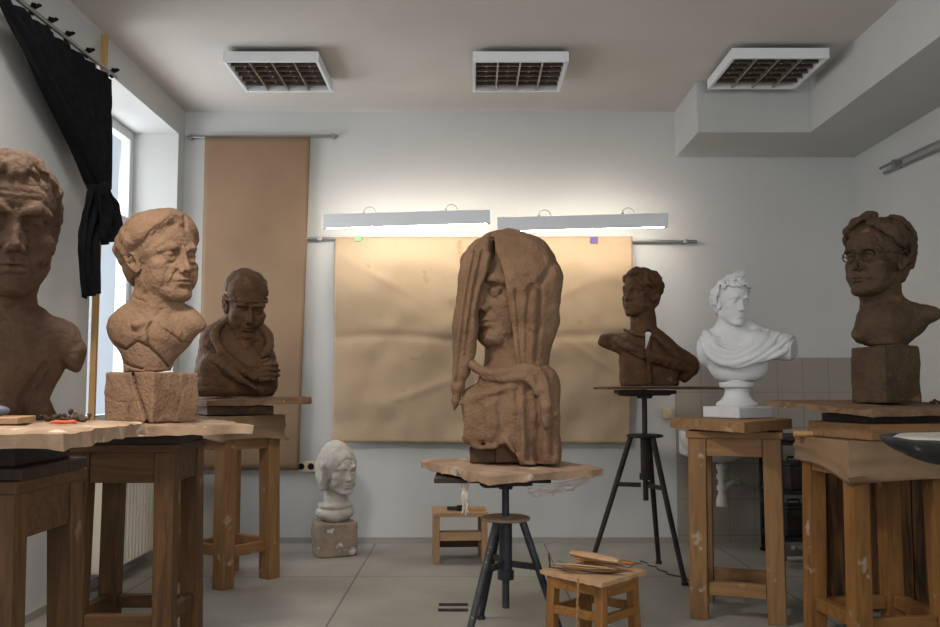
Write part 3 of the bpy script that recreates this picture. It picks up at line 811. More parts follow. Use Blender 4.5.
# curtain rail on the right wall
q0, q1 = at(880, 168.5, 1), at(940, 141, 1)
XW = 2.90
a = Vector((XW, XW / q0.x, CAM_H + (q0.z - CAM_H) * XW / q0.x)); b = Vector((XW, XW / q1.x, CAM_H + (q1.z - CAM_H) * XW / q1.x))
d = b - a
t = thing('wall_rail', 'twin grey rail high on the right wall, near the corner', 'rail', a)
mb = MB().tube([(0, 0, 0), d * 3], 0.009, 10)
mb.build('rail', M['steel'], t, True)
MB().tube([(0.025, 0, -0.035), d * 3 + Vector((0.025, 0, -0.035))], 0.008, 10).build('rail', M['steel'], t, True)
for k in (0.08, 0.5, 1.0):
    MB().box((d.x * k * 3 + 0.025, d.y * k * 3, d.z * k * 3 - 0.01), (0.062, 0.03, 0.06), bev=0.003).build('bracket', M['steel'], t)

# sink, trap, switch, socket
sk = thing('sink', 'white wall sink with plastic drain under it, behind the plaster bust stand', 'sink', (1.80, YB - 0.012, 0.60))
v = Vol((-32, -50, -3), (32, 1, 28), 0.7)
v.ell(ID, (0, -22, 22), (27, 23, 21), 0.5); v.box(ID, (0, -10, 15), (24, 10, 10), 3, 3); v.ell(ID, (0, -24, 27), (23, 18, 19), 1.0, 'sub'); v.plane(ID, (0, 0, 24), (0, 0, 1)); v.plane(ID, (0, 0, 0), (0, 1, 0))
link('basin', v.mesh('basin'), M['ceramic'], sk)
tp = MB().tube([(0.02, -0.22, 0.04), (0.02, -0.22, -0.27)], 0.026, 12)
for z in (0.0, -0.07, -0.15, -0.22): tp.tube([(0.02, -0.22, z), (0.02, -0.22, z - 0.035)], 0.037, 12)
tp.tube([(0.02, -0.22, -0.25), (0.02, -0.22, -0.30)], 0.042, 12)
tp.tube([(0.02, -0.22, -0.17), (0.10, -0.2, -0.13), (0.16, -0.12, -0.15), (0.20, 0.0, -0.15)], 0.024, 12)
tp.build('drain_trap', M['pvc'], sk, True)
a = at(668, 413.5, YB - 0.03)
t = thing('wall_switch', 'small cream switch box on the back wall at the edge of the tiles', 'switch', (a.x, YB, a.z))
sb = MB().box((0, -0.02, 0), (0.075, 0.04, 0.075), bev=0.006).build('box', M['cream'], t)
MB().box((0, -0.043, 0), (0.04, 0.008, 0.045), bev=0.002).build('rocker', M['cream'], sb)
a = at(306, 466.5, YB - 0.03)
t = thing('wall_socket', 'cream double socket low on the back wall beside the tall brown paper', 'socket', (a.x, YB, a.z))
pt_ = MB().box((0, -0.015, 0), (0.15, 0.03, 0.08), bev=0.006).build('plate', M['cream'], t)
for s in (-0.036, 0.036):
    MB().tube([(s, -0.0305, 0), (s, -0.033, 0)], 0.024, 20).build('outlet', M['dark_hole'], pt_, True)

# ------------------------------------------------------------------ camera and view
cam = bpy.data.cameras.new('camera'); co = bpy.data.objects.new('camera', cam); COL.objects.link(co); SC.camera = co
cam.sensor_width = 36.0; cam.lens = 36.0 * F_PX / 940.0; co.location = (0, 0, CAM_H)
co.rotation_euler = (math.pi / 2 + PITCH, 0, 0); cam.clip_start = 0.05
vs = SC.view_settings; vs.view_transform = 'Standard'; vs.look = 'None'; vs.gamma = 1.0; vs.use_curve_mapping = False; vs.exposure = 0.50
# ------------------------------------------------------------------ stands
def stand(label, c, a, ztop, rot, lw=0.085, splay=0.02, ap_h=0.13, top_t=0.035, st_z=0.15, st_h=0.06, mw='wood', top_over=0.01, group='sculpture stands', plain=False):
    t = thing('sculpture_stand', label, 'stand', (c[0], c[1], 0), math.radians(rot), group)
    h = a / 2 - lw / 2
    zt = ztop - top_t
    def P(sx, sy, z):
        k = h + splay * (1 - z / zt)
        return Vector((sx * k, sy * k, z))
    for sx, sy in ((-1, -1), (1, -1), (1, 1), (-1, 1)):
        MB().bar(P(sx, sy, 0.0), P(sx, sy, zt), lw, lw, bev=0.004).build('leg', M[mw], t)
    for sx, sy in ((0, -1), (1, 0), (0, 1), (-1, 0)):
        for nm, z, hh, d in (('apron', zt - ap_h / 2, ap_h, 0.03), ('stretcher', st_z, st_h, 0.04)):
            k = h + splay * (1 - z / zt); ln = 2 * k - lw - 0.004
            off = k + (lw / 2 - d / 2 - 0.008 if nm == 'apron' else 0)
            if nm == 'stretcher' and sx: z = z + 0.012
            m = M[mw + '_side'] if sy else M[mw]
            size = (ln, d, hh) if sy else (d, ln, hh)
            o = MB().box((sx * off, sy * off, z), size, bev=0.003).build(nm, M[mw + '_side'], t)
    MB().box((0, 0, ztop - top_t / 2), (a + 2 * top_over, a + 2 * top_over, top_t), bev=0.004).build('top', M[mw + '_side'], t)
    return t

def slab(name, corners, th, m, label, cat='board', parent=None, edge=0.007, seed=1, n=36, sag=0.0, lumps=0.004, group=None):
    """a slab from its four top corners (in order), with uneven crusted edges"""
    C = [Vector(c) for c in corners]
    cen = sum(C, Vector()) / 4
    nz, ne, nl = smooth_noise(seed, 9, 9), smooth_noise(seed + 1, 14, 14), smooth_noise(seed + 2, 22, 22)
    bm = bmesh.new()
    def pt(u, v): return C[0].lerp(C[1], u).lerp(C[3].lerp(C[2], u), v)
    top, bot = [], []
    for j in range(n + 1):
        rt, rb = [], []
        for i in range(n + 1):
            u, v = i / n, j / n
            p = pt(u, v)
            e = min(u, 1 - u, v, 1 - v)
            rim = math.exp(-(e * n / 1.2) ** 2)
            out = (p - cen); out.z = 0; out = out.normalized() if out.length > 1e-5 else out
            q = p - cen
            j1 = edge * rim * ne(u, v)
            rt.append(bm.verts.new(p + out * (j1 - 0.006 * rim) + Vector((0, 0, lumps * nl(u, v) * 0.6 + lumps * nz(u, v) - 0.005 * rim))))
            rb.append(bm.verts.new(p + out * (edge * rim * nl(v, u) - 0.004 * rim) + Vector((0, 0, -th + edge * 0.5 * rim * ne(v, u) - 0.0))))
        top.append(rt); bot.append(rb)
    for j in range(n):
        for i in range(n):
            bm.faces.new((top[j][i], top[j][i + 1], top[j + 1][i + 1], top[j + 1][i]))
            bm.faces.new((bot[j][i], bot[j + 1][i], bot[j + 1][i + 1], bot[j][i + 1]))
    def side(a, b):
        for i in range(n): bm.faces.new((a[i], b[i], b[i + 1], a[i + 1]))
    side(top[0], bot[0]); side(top[n][::-1], bot[n][::-1])
    side([top[j][0] for j in range(n, -1, -1)], [bot[j][0] for j in range(n, -1, -1)]); side([top[j][n] for j in range(n + 1)], [bot[j][n] for j in range(n + 1)])
    bmesh.ops.recalc_face_normals(bm, faces=bm.faces[:])
    o_loc = cen.copy()
    for v in bm.verts: v.co -= o_loc
    me = bpy.data.meshes.new(name); bm.to_mesh(me); bm.free()
    me.polygons.foreach_set('use_smooth', [True] * len(me.polygons))
    try: me.set_sharp_from_angle(angle=math.radians(50))
    except Exception: pass
    o = link(name, me, m, parent)
    if parent is None: o.location = o_loc
    if label: tag(o, label, cat, group or 'modelling boards')
    return o

def rect(c, sx, sy, rot, z, tilt=(0, 0)):
    r = math.radians(rot); out = []
    for a, b in ((-1, -1), (1, -1), (1, 1), (-1, 1)):
        x, y = a * sx / 2, b * sy / 2
        out.append((c[0] + x * math.cos(r) - y * math.sin(r), c[1] + x * math.sin(r) + y * math.cos(r), z + tilt[0] * x + tilt[1] * y))
    return out

# --- stand of the near left bust
B1Z, B2Z, B3Z, B4Z, APZ, B5Z = 1.062, 1.0, 1.093, 1.163, 1.0, 1.088
stand('dark wooden stand at the left edge, carrying the nearest clay bust', (-1.455, 2.73), 0.44, 0.91, 0, mw='wood_dark', lw=0.08)
slab('modelling_board', [(-1.68, 2.20, B1Z), (-0.945, 2.15, B1Z), (-1.005, 2.86, B1Z), (-1.70, 2.90, B1Z)], 0.042, M['board'], 'thick clay-caked board under the nearest bust, at the left edge', seed=11, edge=0.008)
tt = thing('turntable', 'black turntable base between the left edge stand and its clay-caked board', 'turntable', (-1.425, 2.72, 0.91))
MB().box((0, 0, 0.018), (0.42, 0.42, 0.034), bev=0.004).build('base_plate', M['wood_black'], tt)
MB().box((0, 0, 0.068), (0.34, 0.36, 0.066), bev=0.006).build('block', M['wood_black'], tt)
# items on that board
bz = B1Z + 0.006
tag(MB().box((-1.29, 2.50, bz + 0.009), (0.16, 0.18, 0.018), 0.2, bev=0.003).build('wood_offcut', M['wood_pale']), 'small pale wooden offcut lying on the clay-caked board at the left edge', 'wood offcut')
v = Vol((-7, -5, -1), (7, 5, 5), 0.4); v.ell(ID, (0, 0, 1.6), (5.2, 2.8, 1.8), 1); v.noise(2, 0.2, 2); v.plane(ID, (0, 0, 0), (0, 0, -1))
o = link('clay_scraper', v.mesh('clay_scraper'), M['grey_tool']); o.location = (-1.305, 2.50, bz + 0.018); tag(o, 'grey rounded scraper lying on the pale offcut at the left edge', 'scraper')
v = Vol((-7, -5, -1), (7, 5, 3), 0.4); v.ell(ID, (0, 0, 0.2), (4.2, 2.4, 0.7), 1); v.noise(1.5, 0.6, 5); v.plane(ID, (0, 0, 0), (0, 0, -1))
o = link('clay_dab', v.mesh('clay_dab'), M['red']); o.location = (-1.135, 2.56, bz - 0.002); tag(o, 'orange-red dab on the clay-caked board beside the nearest bust', 'dab')
v = Vol((-14, -8, -1), (14, 8, 7), 0.45)
rs = np.random.RandomState(4)
for i in range(46):
    v.ell(ID, (rs.normal(0, 4.2), rs.normal(0, 2), 0.4 + abs(rs.normal(0, 0.9))), rs.uniform(0.4, 1.1, 3), 0.2)
v.noise(1.2, 0.5, 8); v.plane(ID, (0, 0, 0), (0, 0, -1))
o = link('clay_crumbs', v.mesh('clay_crumbs'), M['clay_dark']); o.location = (-1.165, 2.66, bz - 0.004); tag(o, 'heap of dark clay crumbs at the foot of the nearest bust', 'crumbs', kind='stuff')

# --- stand of the cracked bust
stand('worn wooden stand carrying the cracked light clay bust', (-1.505, 4.21), 0.45, 0.915, 0, mw='wood_dark', lw=0.085, splay=0.012, st_z=0.16)
slab('modelling_board', [(-1.60, 3.70, B2Z), (-0.945, 4.03, B2Z), (-1.26, 4.70, B2Z), (-1.93, 4.38, B2Z)], 0.04, M['board'], 'pale clay-caked board under the cracked light clay bust', seed=21)
tag(MB().box((-1.50, 4.20, 0.937), (0.46, 0.44, 0.044), math.radians(4), bev=0.005).build('spacer_board', M['wood_black']), 'black board lying on the stand under the pale clay-caked board', 'board')

# --- stand of the bowed bust, wrapped with brown paper round the top
s3 = (-1.475, 5.64)
stand('wooden stand against the tall brown paper, carrying the bowed bust', s3, 0.43, 0.985, 56, mw='wood', lw=0.09, splay=0.01, ap_h=0.16, st_z=0.2)
def wrap(name, label, c, a, rot, ztop, drops, m, seed, parent=None):
    """brown paper wrapped round the top of a stand; drops: skirt length at the four corners"""
    r = math.radians(rot); n = 18
    nz = smooth_noise(seed, 9, 5); bm = bmesh.new(); loop = []
    cs = [(-1, -1), (1, -1), (1, 1), (-1, 1)]
    for k in range(4):
        p, q = cs[k], cs[(k + 1) % 4]
        for i in range(n):
            t = i / n
            loop.append((p[0] + (q[0] - p[0]) * t, p[1] + (q[1] - p[1]) * t, k + t))
    N = len(loop); rows = []
    for j in range(11):
        row = []
        for (x, y, s) in loop:
            k = int(s) % 4; t = s - int(s)
            drop = drops[k] * (1 - t) + drops[(k + 1) % 4] * t - 0.02 * math.sin(t * math.pi) + 0.012 * nz(s / 4, 0.9)
            v = j / 10
            out = a / 2 + 0.014 + 0.004 * v + 0.014 * nz(s / 4 % 1, v) * (0.3 + v)
            row.append(bm.verts.new((x * out, y * out, -drop * v)))
        rows.append(row)
    for j in range(10):
        for i in range(N): bm.faces.new((rows[j][i], rows[j][(i + 1) % N], rows[j + 1][(i + 1) % N], rows[j + 1][i]))
    bm.faces.new(rows[0])
    bmesh.ops.recalc_face_normals(bm, faces=bm.faces[:])
    me = bpy.data.meshes.new(name); bm.to_mesh(me); bm.free()
    me.polygons.foreach_set('use_smooth', [True] * len(me.polygons))
    try: me.set_sharp_from_angle(angle=math.radians(45))
    except Exception: pass
    o = link(name, me, m); o.location = (c[0], c[1], ztop); o.rotation_euler = (0, 0, r)
    s = o.modifiers.new('thickness', 'SOLIDIFY'); s.thickness = 0.002; s.offset = 1
    return tag(o, label, 'paper')
wrap('paper_wrap', 'brown paper wrapped round the top of the bowed bust\'s stand', s3, 0.45, 56, 0.989, (0.15, 0.155, 0.15, 0.15), M['wrap'], 31)
tag(MB().box((s3[0] + 0.01, s3[1], 1.022), (0.40, 0.42, 0.052), math.radians(30), bev=0.005).build('spacer_board', M['wood_dark_side']), 'brown board block under the long board of the bowed bust', 'board')
slab('modelling_board', [at(206, 399.5, 5.30), at(311, 397, 5.48), (-1.035, 6.0, B3Z + 0.004), (-1.93, 5.90, B3Z + 0.004)], 0.04, M['board_dark'], 'long thick board under the bowed clay bust', seed=41)

# --- stand of the plaster bust
sa = (1.40, 4.85)
stand('wooden stand carrying the white plaster bust', sa, 0.45, 0.938, -19, mw='wood', lw=0.088, splay=0.006, ap_h=0.09, st_z=0.15, st_h=0.065)
slab('modelling_board', [(1.30, 4.36, APZ), (1.635, 4.66, APZ + 0.006), (1.50, 5.16, APZ), (1.05, 4.84, APZ + 0.004)], 0.055, M['wood_side'], 'plain thick wooden board under the white plaster bust', seed=51, edge=0.003, lumps=0.001)

# --- stand of the bust with glasses
s5 = (1.851, 4.251)
stand('wooden stand with brown paper round its top, carrying the bust with glasses', s5, 0.45, 0.925, 7, mw='wood_amber', lw=0.08, splay=0.012, ap_h=0.12, st_z=0.14)
wrap('paper_wrap', 'creased brown paper skirt round the stand of the bust with glasses', s5, 0.47, 7, 0.929, (0.19, 0.175, 0.15, 0.115), M['wrap'], 61)
c5 = (1.876, 4.22)
bd = thing('riser_box', 'low wooden riser box on the paper-wrapped stand under the glasses bust', 'box', (c5[0], c5[1], 0.932), math.radians(15))
MB().box((0, 0, 0.037), (0.44, 0.44, 0.07), bev=0.004).build('box', M['wood_side'], bd)
MB().box((0.03, 0.03, 0.091), (0.36, 0.36, 0.036), bev=0.002).build('cleat', M['wood_black'], bd)
slab('modelling_board', [at(872, 409.8, 3.80), (2.36, 4.02, 1.075), (2.17, 4.72, 1.10), at(764, 399.0, 4.42)], 0.03, M['board_dark'], 'wide brown board under the dark bust with glasses', seed=71, edge=0.006, lumps=0.002)
v = Vol((-12, -7, -1), (12, 7, 5), 0.45)
for i in range(20): v.ell(ID, (rs.normal(0, 4.5), rs.normal(0, 1.6), 0.3 + abs(rs.normal(0, 0.5))), rs.uniform(0.5, 1.2, 3), 0.25)
v.plane(ID, (0, 0, 0), (0, 0, -1))
o = link('clay_crumbs', v.mesh('clay_crumbs'), M['clay_dark']); o.location = (2.16, 4.20, 1.087); tag(o, 'dark clay crumbs on the board beside the bust with glasses', 'crumbs', kind='stuff')
tag(MB().tube([(1.66, 4.34, 0.943), (1.535, 4.37, 0.943)], [0.012, 0.016], 10).build('wooden_dowel', M['batten'], None, True), 'short yellow dowel poking out from under the riser box', 'dowel')

# --- black tub, far right edge, on a stand outside the picture
s6 = (1.86, 2.93)
stand('wooden stand at the right edge, under the black tub', s6, 0.40, 0.905, 0, mw='wood_amber')
tb = thing('plaster_tub', 'black rubber tub crusted with plaster, at the right edge', 'tub', (1.69, 2.92, 0.905))
v = Vol((-40, -38, -1), (40, 38, 13), 0.6)
v.ell(ID, (0, 0, 11), (36.5, 34, 11.5), 0.5); v.plane(ID, (0, 0, 10.2), (0, 0, 1)); v.ell(ID, (0, 0, 12.2), (34.0, 31.5, 10.5), 0.4, 'sub'); v.noise(6, 0.5, 3); v.plane(ID, (0, 0, 0.1), (0, 0, -1))
link('shell', v.mesh('shell'), M['tub'], tb)
v = Vol((-38, -36, 2), (38, 36, 14), 0.7); v.ell(ID, (0, 0, 12), (33.6, 31, 9.5), 0.5); v.noise(3, 0.8, 5); v.noise(8, 1.0, 6); v.plane(ID, (0, 0, 10.4), (0, 0, 1), 1.5)
link('plaster_crust', v.mesh('plaster_crust'), M['crust'], tb)

# ------------------------------------------------------------------ tripods
def tripod(label, c, zdisc, zplate, feet, plate, mm, group='black modelling tripods'):
    t = thing('modelling_tripod', label, 'tripod', (c[0], c[1], 0), 0, group)
    v = Vol((-14, -14, -4), (14, 14, 4), 0.5)
    v.ell(ID, (0, 0, 0), (11.8, 11.8, 1.9), 0.3); v.plane(ID, (0, 0, 1.1), (0, 0, 1), 0.3); v.plane(ID, (0, 0, -1.2), (0, 0, -1), 0.3); v.noise(4, 0.12, 2)
    o = link('disc', v.mesh('disc'), M[plate], t); o.location = (0, 0, zdisc - 0.014)
    MB().tube([(0, 0, zdisc - 0.42), (0, 0, zplate)], 0.017, 14).build('screw_post', mm, t, True)
    MB().lathe([(0.0, zdisc - 0.03), (0.030, zdisc - 0.03), (0.030, zdisc - 0.25), (0.038, zdisc - 0.25), (0.038, zdisc - 0.29), (0.0, zdisc - 0.29)], seg=20, close=False).build('sleeve', mm, t, True)
    for (fx, fy) in feet:
        f = Vector((fx, fy, 0.0)); u = Vector((fx, fy, 0)).normalized()
        top = u * 0.09 + Vector((0, 0, zdisc - 0.02))
        lg = MB().tube([top, top.lerp(f, 0.5), f + Vector((0, 0, 0.012))], [0.018, 0.017, 0.015], 10)
        lg = lg.build('leg', mm, t, True)
        q = top.lerp(f, 0.36); MB().bar((u.x * 0.03, u.y * 0.03, q.z), q, 0.012, 0.028, roll=math.atan2(u.y, u.x) + 1.57).build('brace', mm, t)
        MB().lathe([(0.0, 0.0), (0.022, 0.0), (0.020, 0.02), (0.0, 0.022)], (f.x, f.y, 0), 12, False).build('foot', mm, lg, True)
    v = Vol((-16, -14, -5), (16, 14, 3), 0.5)
    v.box(ID, (0, 0, -1.0), (12, 9, 1.2), 0.5, 0.3); v.seg(ID, (0, 0, -4), (0, 0, 0), 3.2, 3.5, 0.5)
    v.box(ID, (-6, -4, -2.0), (5, 3, 1.2), 0.6, 0.6, rot=('Z', 15)); v.box(ID, (7, 2, -2.0), (4.5, 4, 1.0), 0.6, 0.6, rot=('Z', -10)); v.noise(2.5, 0.25, 4)
    v.plane(ID, (0, 0, -0.2), (0, 0, 1), 0.1)
    o = link('head_plate', v.mesh('head_plate'), M['rust_metal'], t); o.location = (0, 0, zplate)
    if zplate > 1: o.scale = (1.5, 1.3, 1.25)
    return t
tv = (0.165, 4.30)
VZ = 0.808
tripod('black tripod with round wooden disc under the hooded figure\'s board', tv, 0.57, 0.735, [(-0.20, -0.36), (0.26, -0.17), (-0.11, 0.40)], 'board', M['black_metal'])
slab('modelling_board', [(0.075, 3.79, VZ - 0.006), (0.61, 4.17, VZ - 0.006), (0.27, 4.86, VZ + 0.006), (-0.245, 4.43, VZ + 0.010)], 0.04, M['board'], 'pale clay-caked board under the tall hooded figure', seed=81, edge=0.010)
tag(MB().box((0, 0, 0), (0.52, 0.30, 0.022), bev=0.003).build('support_plank', M['wood_black']), 'black plank across the tripod head under the hooded figure\'s board', 'plank').location = (0.10, 4.25, 0.7485)
t4 = (1.113, 5.86)
tripod('tall black tripod under the bust with the open jacket', t4, 0.865, 1.144, [(0.15, -0.38), (-0.34, 0.12), (0.13, 0.27)], 'rust_metal', M['rust_metal'])
slab('modelling_board', rect((t4[0] + 0.09, t4[1]), 0.76, 0.50, 2, B4Z), 0.017, M['wood_dark_side'], 'thin dark board under the bust with the open jacket', seed=91, edge=0.004, lumps=0.001)

# plastic hanging from the hooded figure's board
def film(name, label, pts, folds, seed, amp=0.012):
    tl, tr, br, bl = [Vector(p) for p in pts]
    nz = smooth_noise(seed, 5, 6)
    o = sheet(name, (tl, tr, br, bl), M['film'], 16, 16, lambda u, v: amp * (math.sin(u * folds * 6.28) + 1.6 * nz(u, v)) * (0.3 + v), th=0.001)
    return tag(o, label, 'plastic film')
film('plastic_film', 'torn strip of plastic hanging below the left side of the hooded figure\'s board', (at(461, 479, 4.12), at(470, 480, 4.10), at(467, 516, 4.08), at(463, 513, 4.10)), 1.5, 5, 0.008)
film('plastic_film', 'crumpled plastic sheet tucked under the right edge of the hooded figure\'s board', (at(527, 488, 3.98), at(597, 475, 4.20), at(572, 491, 4.12), at(533, 497, 4.0)), 3, 6, 0.012)

# ------------------------------------------------------------------ tool stool
N_, R_, B_, L_ = Vector((0.51, 3.60, 0)), Vector((0.738, 3.86, 0)), Vector((0.50, 4.10, 0)), Vector((0.285, 3.87, 0))
sc_ = (N_ + R_ + B_ + L_) / 4; STZ = 0.412
ts = thing('tool_stool', 'small square wooden stool covered with modelling tools', 'stool', (sc_.x, sc_.y, 0), math.radians(48))
a = 0.33
for sx, sy in ((-1, -1), (1, -1), (1, 1), (-1, 1)):
    k = a / 2 - 0.042
    MB().bar((sx * (k + 0.004), sy * (k + 0.004), 0), (sx * (k - 0.008), sy * (k - 0.008), STZ - 0.02), 0.04, 0.04, bev=0.004).build('leg', M['wood_amber'], ts)
for sx, sy in ((0, -1), (1, 0), (0, 1), (-1, 0)):
    for nm, z, hh, k in (('apron', STZ - 0.052, 0.055, a / 2 - 0.034), ('stretcher', STZ - 0.165, 0.035, a / 2 - 0.038)):
        ln = a - 0.125
        MB().box((sx * k, sy * k, z + (0.0 if sy else 0.01)), (ln, 0.02, hh) if sy else (0.02, ln, hh), bev=0.003).build(nm, M['wood_amber_side'], ts)
C = [p - sc_ + Vector((0, 0, STZ)) for p in (N_, R_, B_, L_)]
R48 = Matrix.Rotation(-math.radians(48), 3, 'Z')
o = slab('seat', [R48 @ c for c in C], 0.022, M['wood_pale'], None, parent=ts, edge=0.004, lumps=0.0015, seed=101, n=24)
o.location = (0, 0, STZ)

tools = 'modelling tools on the stool'
SX = Vector((math.cos(math.radians(48)), math.sin(math.radians(48)), 0)); SY = Vector((-SX.y, SX.x, 0))
def onst(u, v, h=0.0): return sc_ + SX * u + SY * v + Vector((0, 0, STZ + 0.004 + h))
def tool(name, label, p, q, prof, m, cat='tool', flat=0.5, seg=10):
    p, q = Vector(p), Vector(q); d = q - p
    mb = MB(); n = len(prof)
    mb.tube([p + d * (i / (n - 1)) for i in range(n)], prof, seg)
    c = (p + q) / 2
    ax = d.normalized(); zz = Vector((0, 0, 1))
    for v in mb.bm.verts:
        h = v.co - p; base = p + ax * h.dot(ax); off = v.co - base
        v.co = base + off - zz * off.dot(zz) * (1 - flat) - c
    o = mb.build(name, m, None, True); o.location = c
    return tag(o, label, cat, tools)
tool('wooden_block', 'longest pale wooden block lying on top of the stool\'s tools', onst(0.02, 0.12, 0.045), onst(0.02, -0.12, 0.038), [0.02, 0.028, 0.028, 0.027, 0.018], M['wood_pale'], 'block', 0.6)
tool('knife', 'flat grey blade lying beside the pale block on the stool', onst(0.06, -0.02, 0.02), onst(0.05, -0.15, 0.018), [0.004, 0.013, 0.014, 0.012], M['steel'], 'knife', 0.35)
tool('wooden_paddle', 'broad brown wooden paddle along the front edge of the stool', onst(-0.15, 0.05, 0.008), onst(-0.02, -0.15, 0.008), [0.006, 0.009, 0.008, 0.015, 0.017, 0.008], M['wood_dark_side'], 'paddle', 0.5)
tool('modelling_tool', 'thin dark wooden tool at the left corner of the stool', onst(-0.13, 0.13, 0.006), onst(-0.10, -0.08, 0.008), [0.003, 0.006, 0.006, 0.007, 0.004], M['wood_black'])
tool('modelling_tool', 'pale pointed tool across the left half of the stool', onst(-0.11, 0.14, 0.018), onst(-0.03, -0.10, 0.02), [0.003, 0.007, 0.006, 0.007, 0.003], M['wood_pale'])
tool('modelling_tool', 'yellowish tool beneath the pale block on the stool', onst(-0.06, 0.12, 0.012), onst(-0.01, -0.12, 0.012), [0.006, 0.010, 0.009, 0.008, 0.003], M['batten'])
tool('brush', 'orange-brown brush at the back right corner of the stool', onst(0.12, 0.10, 0.014), onst(0.13, -0.12, 0.014), [0.010, 0.013, 0.014, 0.013, 0.011], M['orange'], 'brush', 0.6)
tool('rasp', 'black-handled rasp behind the orange brush on the stool', onst(0.155, 0.06, 0.012), onst(0.155, -0.14, 0.012), [0.009, 0.011, 0.010, 0.008, 0.003], M['black_metal'], 'rasp', 0.6)
tool('wooden_paddle', 'orange flat paddle between the pale block and the brush', onst(0.085, 0.14, 0.008), onst(0.09, -0.05, 0.01), [0.010, 0.014, 0.013, 0.009, 0.008], M['orange'], 'paddle', 0.45)
tool('wire_loop_tool', 'light grey tool with metal end at the left back of the stool', onst(-0.03, 0.16, 0.016), onst(-0.10, 0.03, 0.016), [0.003, 0.008, 0.008, 0.005, 0.002], M['steel'])
# thin sticks leaning on the stool
tag(MB().tube([(0.40, 3.60, 0.0), (0.425, 3.66, 0.415)], 0.0045, 8).build('thin_stick', M['wood_side'], None, True), 'thin brown stick standing upright against the front of the tool stool', 'stick')
tag(MB().tube([(0.375, 3.98, 0.0), (0.335, 3.95, 0.46)], 0.004, 8).build('thin_stick', M['wood_dark'], None, True), 'thin stick poking up behind the left corner of the tool stool', 'stick')
for i, (a, b, l) in enumerate(((at(439, 583, 4.98), at(468, 583.5, 4.98), 'thin dark rod on the floor, the one farther from the camera of the pair'), (at(438, 591.5, 4.86), at(468, 592, 4.86), 'thin dark rod on the floor, the one nearer to the camera of the pair'))):
    a.z = b.z = 0.007
    tag(MB().tube([a, b], 0.007, 8).build('metal_rod', M['rust_metal'], None, True), l, 'rod', 'rods on the floor')

# ------------------------------------------------------------------ step stool by the wall
y0 = 6.12
lx, rx = at(432, 540, y0).x, at(486, 540, y0).x
st = thing('step_stool', 'pale wooden step stool by the back wall, behind the tripod', 'stool', ((lx + rx) / 2, y0 + 0.16, 0), math.radians(4))
w2 = (rx - lx) / 2; hh = 0.305
for s, nm in ((-1, 'side_panel'), (1, 'side_panel')):
    mb = MB()
    mb.box((s * (w2 - 0.02), -0.13, hh / 2), (0.04, 0.06, hh), bev=0.003).box((s * (w2 - 0.02), 0.13, hh / 2), (0.04, 0.06, hh), bev=0.003)
    mb.box((s * (w2 - 0.02), 0, hh * 0.66), (0.03, 0.21, hh * 0.62), bev=0.002)
    mb.build(nm, M['wood_pale_up'], st)
MB().box((0, 0, hh + 0.014), (2 * w2 + 0.01, 0.34, 0.028), bev=0.003).build('top', M['wood_pale'], st)
MB().box((0, -0.10, 0.175), (2 * w2 - 0.082, 0.10, 0.055), bev=0.003).build('shelf', M['wood_pale'], st)
MB().box((0, 0.12, 0.085), (2 * w2 - 0.082, 0.03, 0.045), bev=0.003).build('rail', M['wood_dark_side'], st)
p = at(455, 511.5, y0 + 0.1)
zt = hh + 0.030
hm = thing('hand_brush', 'small black brush lying on the step stool', 'brush', (p.x, y0 + 0.1, zt))
MB().bar((-0.05, 0.02, 0.012), (0.02, -0.01, 0.014), 0.024, 0.024, bev=0.004).build('handle', M['black_metal'], hm)
MB().box((0.035, -0.018, 0.018), (0.04, 0.035, 0.034), -0.4, bev=0.004).build('bristles', M['dark_hole'], hm)
tag(MB().bar((p.x + 0.09, y0 + 0.12, zt + 0.008), (p.x + 0.21, y0 + 0.10, zt + 0.008), 0.014, 0.014).build('wood_strip', M['batten']), 'narrow yellow wood strip lying on the step stool', 'wood offcut')

# ------------------------------------------------------------------ dark things behind the right stands
cb = thing('wooden_crate', 'dark rough wooden crate standing behind the paper-wrapped stand', 'crate', (2.30, 4.98, 0))
for i in range(6):
    MB().box((-0.36 + i * 0.144, -0.147, 0.45), (0.138, 0.022, 0.84), bev=0.004).build('plank', M['rough_wood'], cb)
for i in range(2):
    MB().box((-0.437, -0.067 + i * 0.135, 0.45), (0.022, 0.13, 0.84), bev=0.004).build('plank', M['rough_wood'], cb)
MB().box((0, 0, 0.44), (0.84, 0.27, 0.82)).build('body', M['wood_black'], cb)
MB().box((0, 0, 0.885), (0.92, 0.34, 0.03), bev=0.004).build('lid', M['rough_wood'], cb)
rk = thing('metal_trolley', 'black metal shelf trolley by the tiles, between the two right stands', 'trolley', (2.40, 6.42, 0))
for sx in (-1, 1):
    for sy in (-1, 1):
        po = MB().box((sx * 0.31, sy * 0.2, 0.41), (0.03, 0.03, 0.78), bev=0.003).build('post', M['black_metal'], rk)
        MB().lathe([(0, 0), (0.02, 0), (0.026, 0.012), (0.02, 0.024), (0, 0.024)], (sx * 0.31, sy * 0.2, 0), 12, False).build('wheel', M['dark_hole'], po, True)
for z in (0.14, 0.45, 0.78):
    MB().box((0, 0, z), (0.64, 0.43, 0.025), bev=0.003).build('shelf', M['black_metal'], rk)
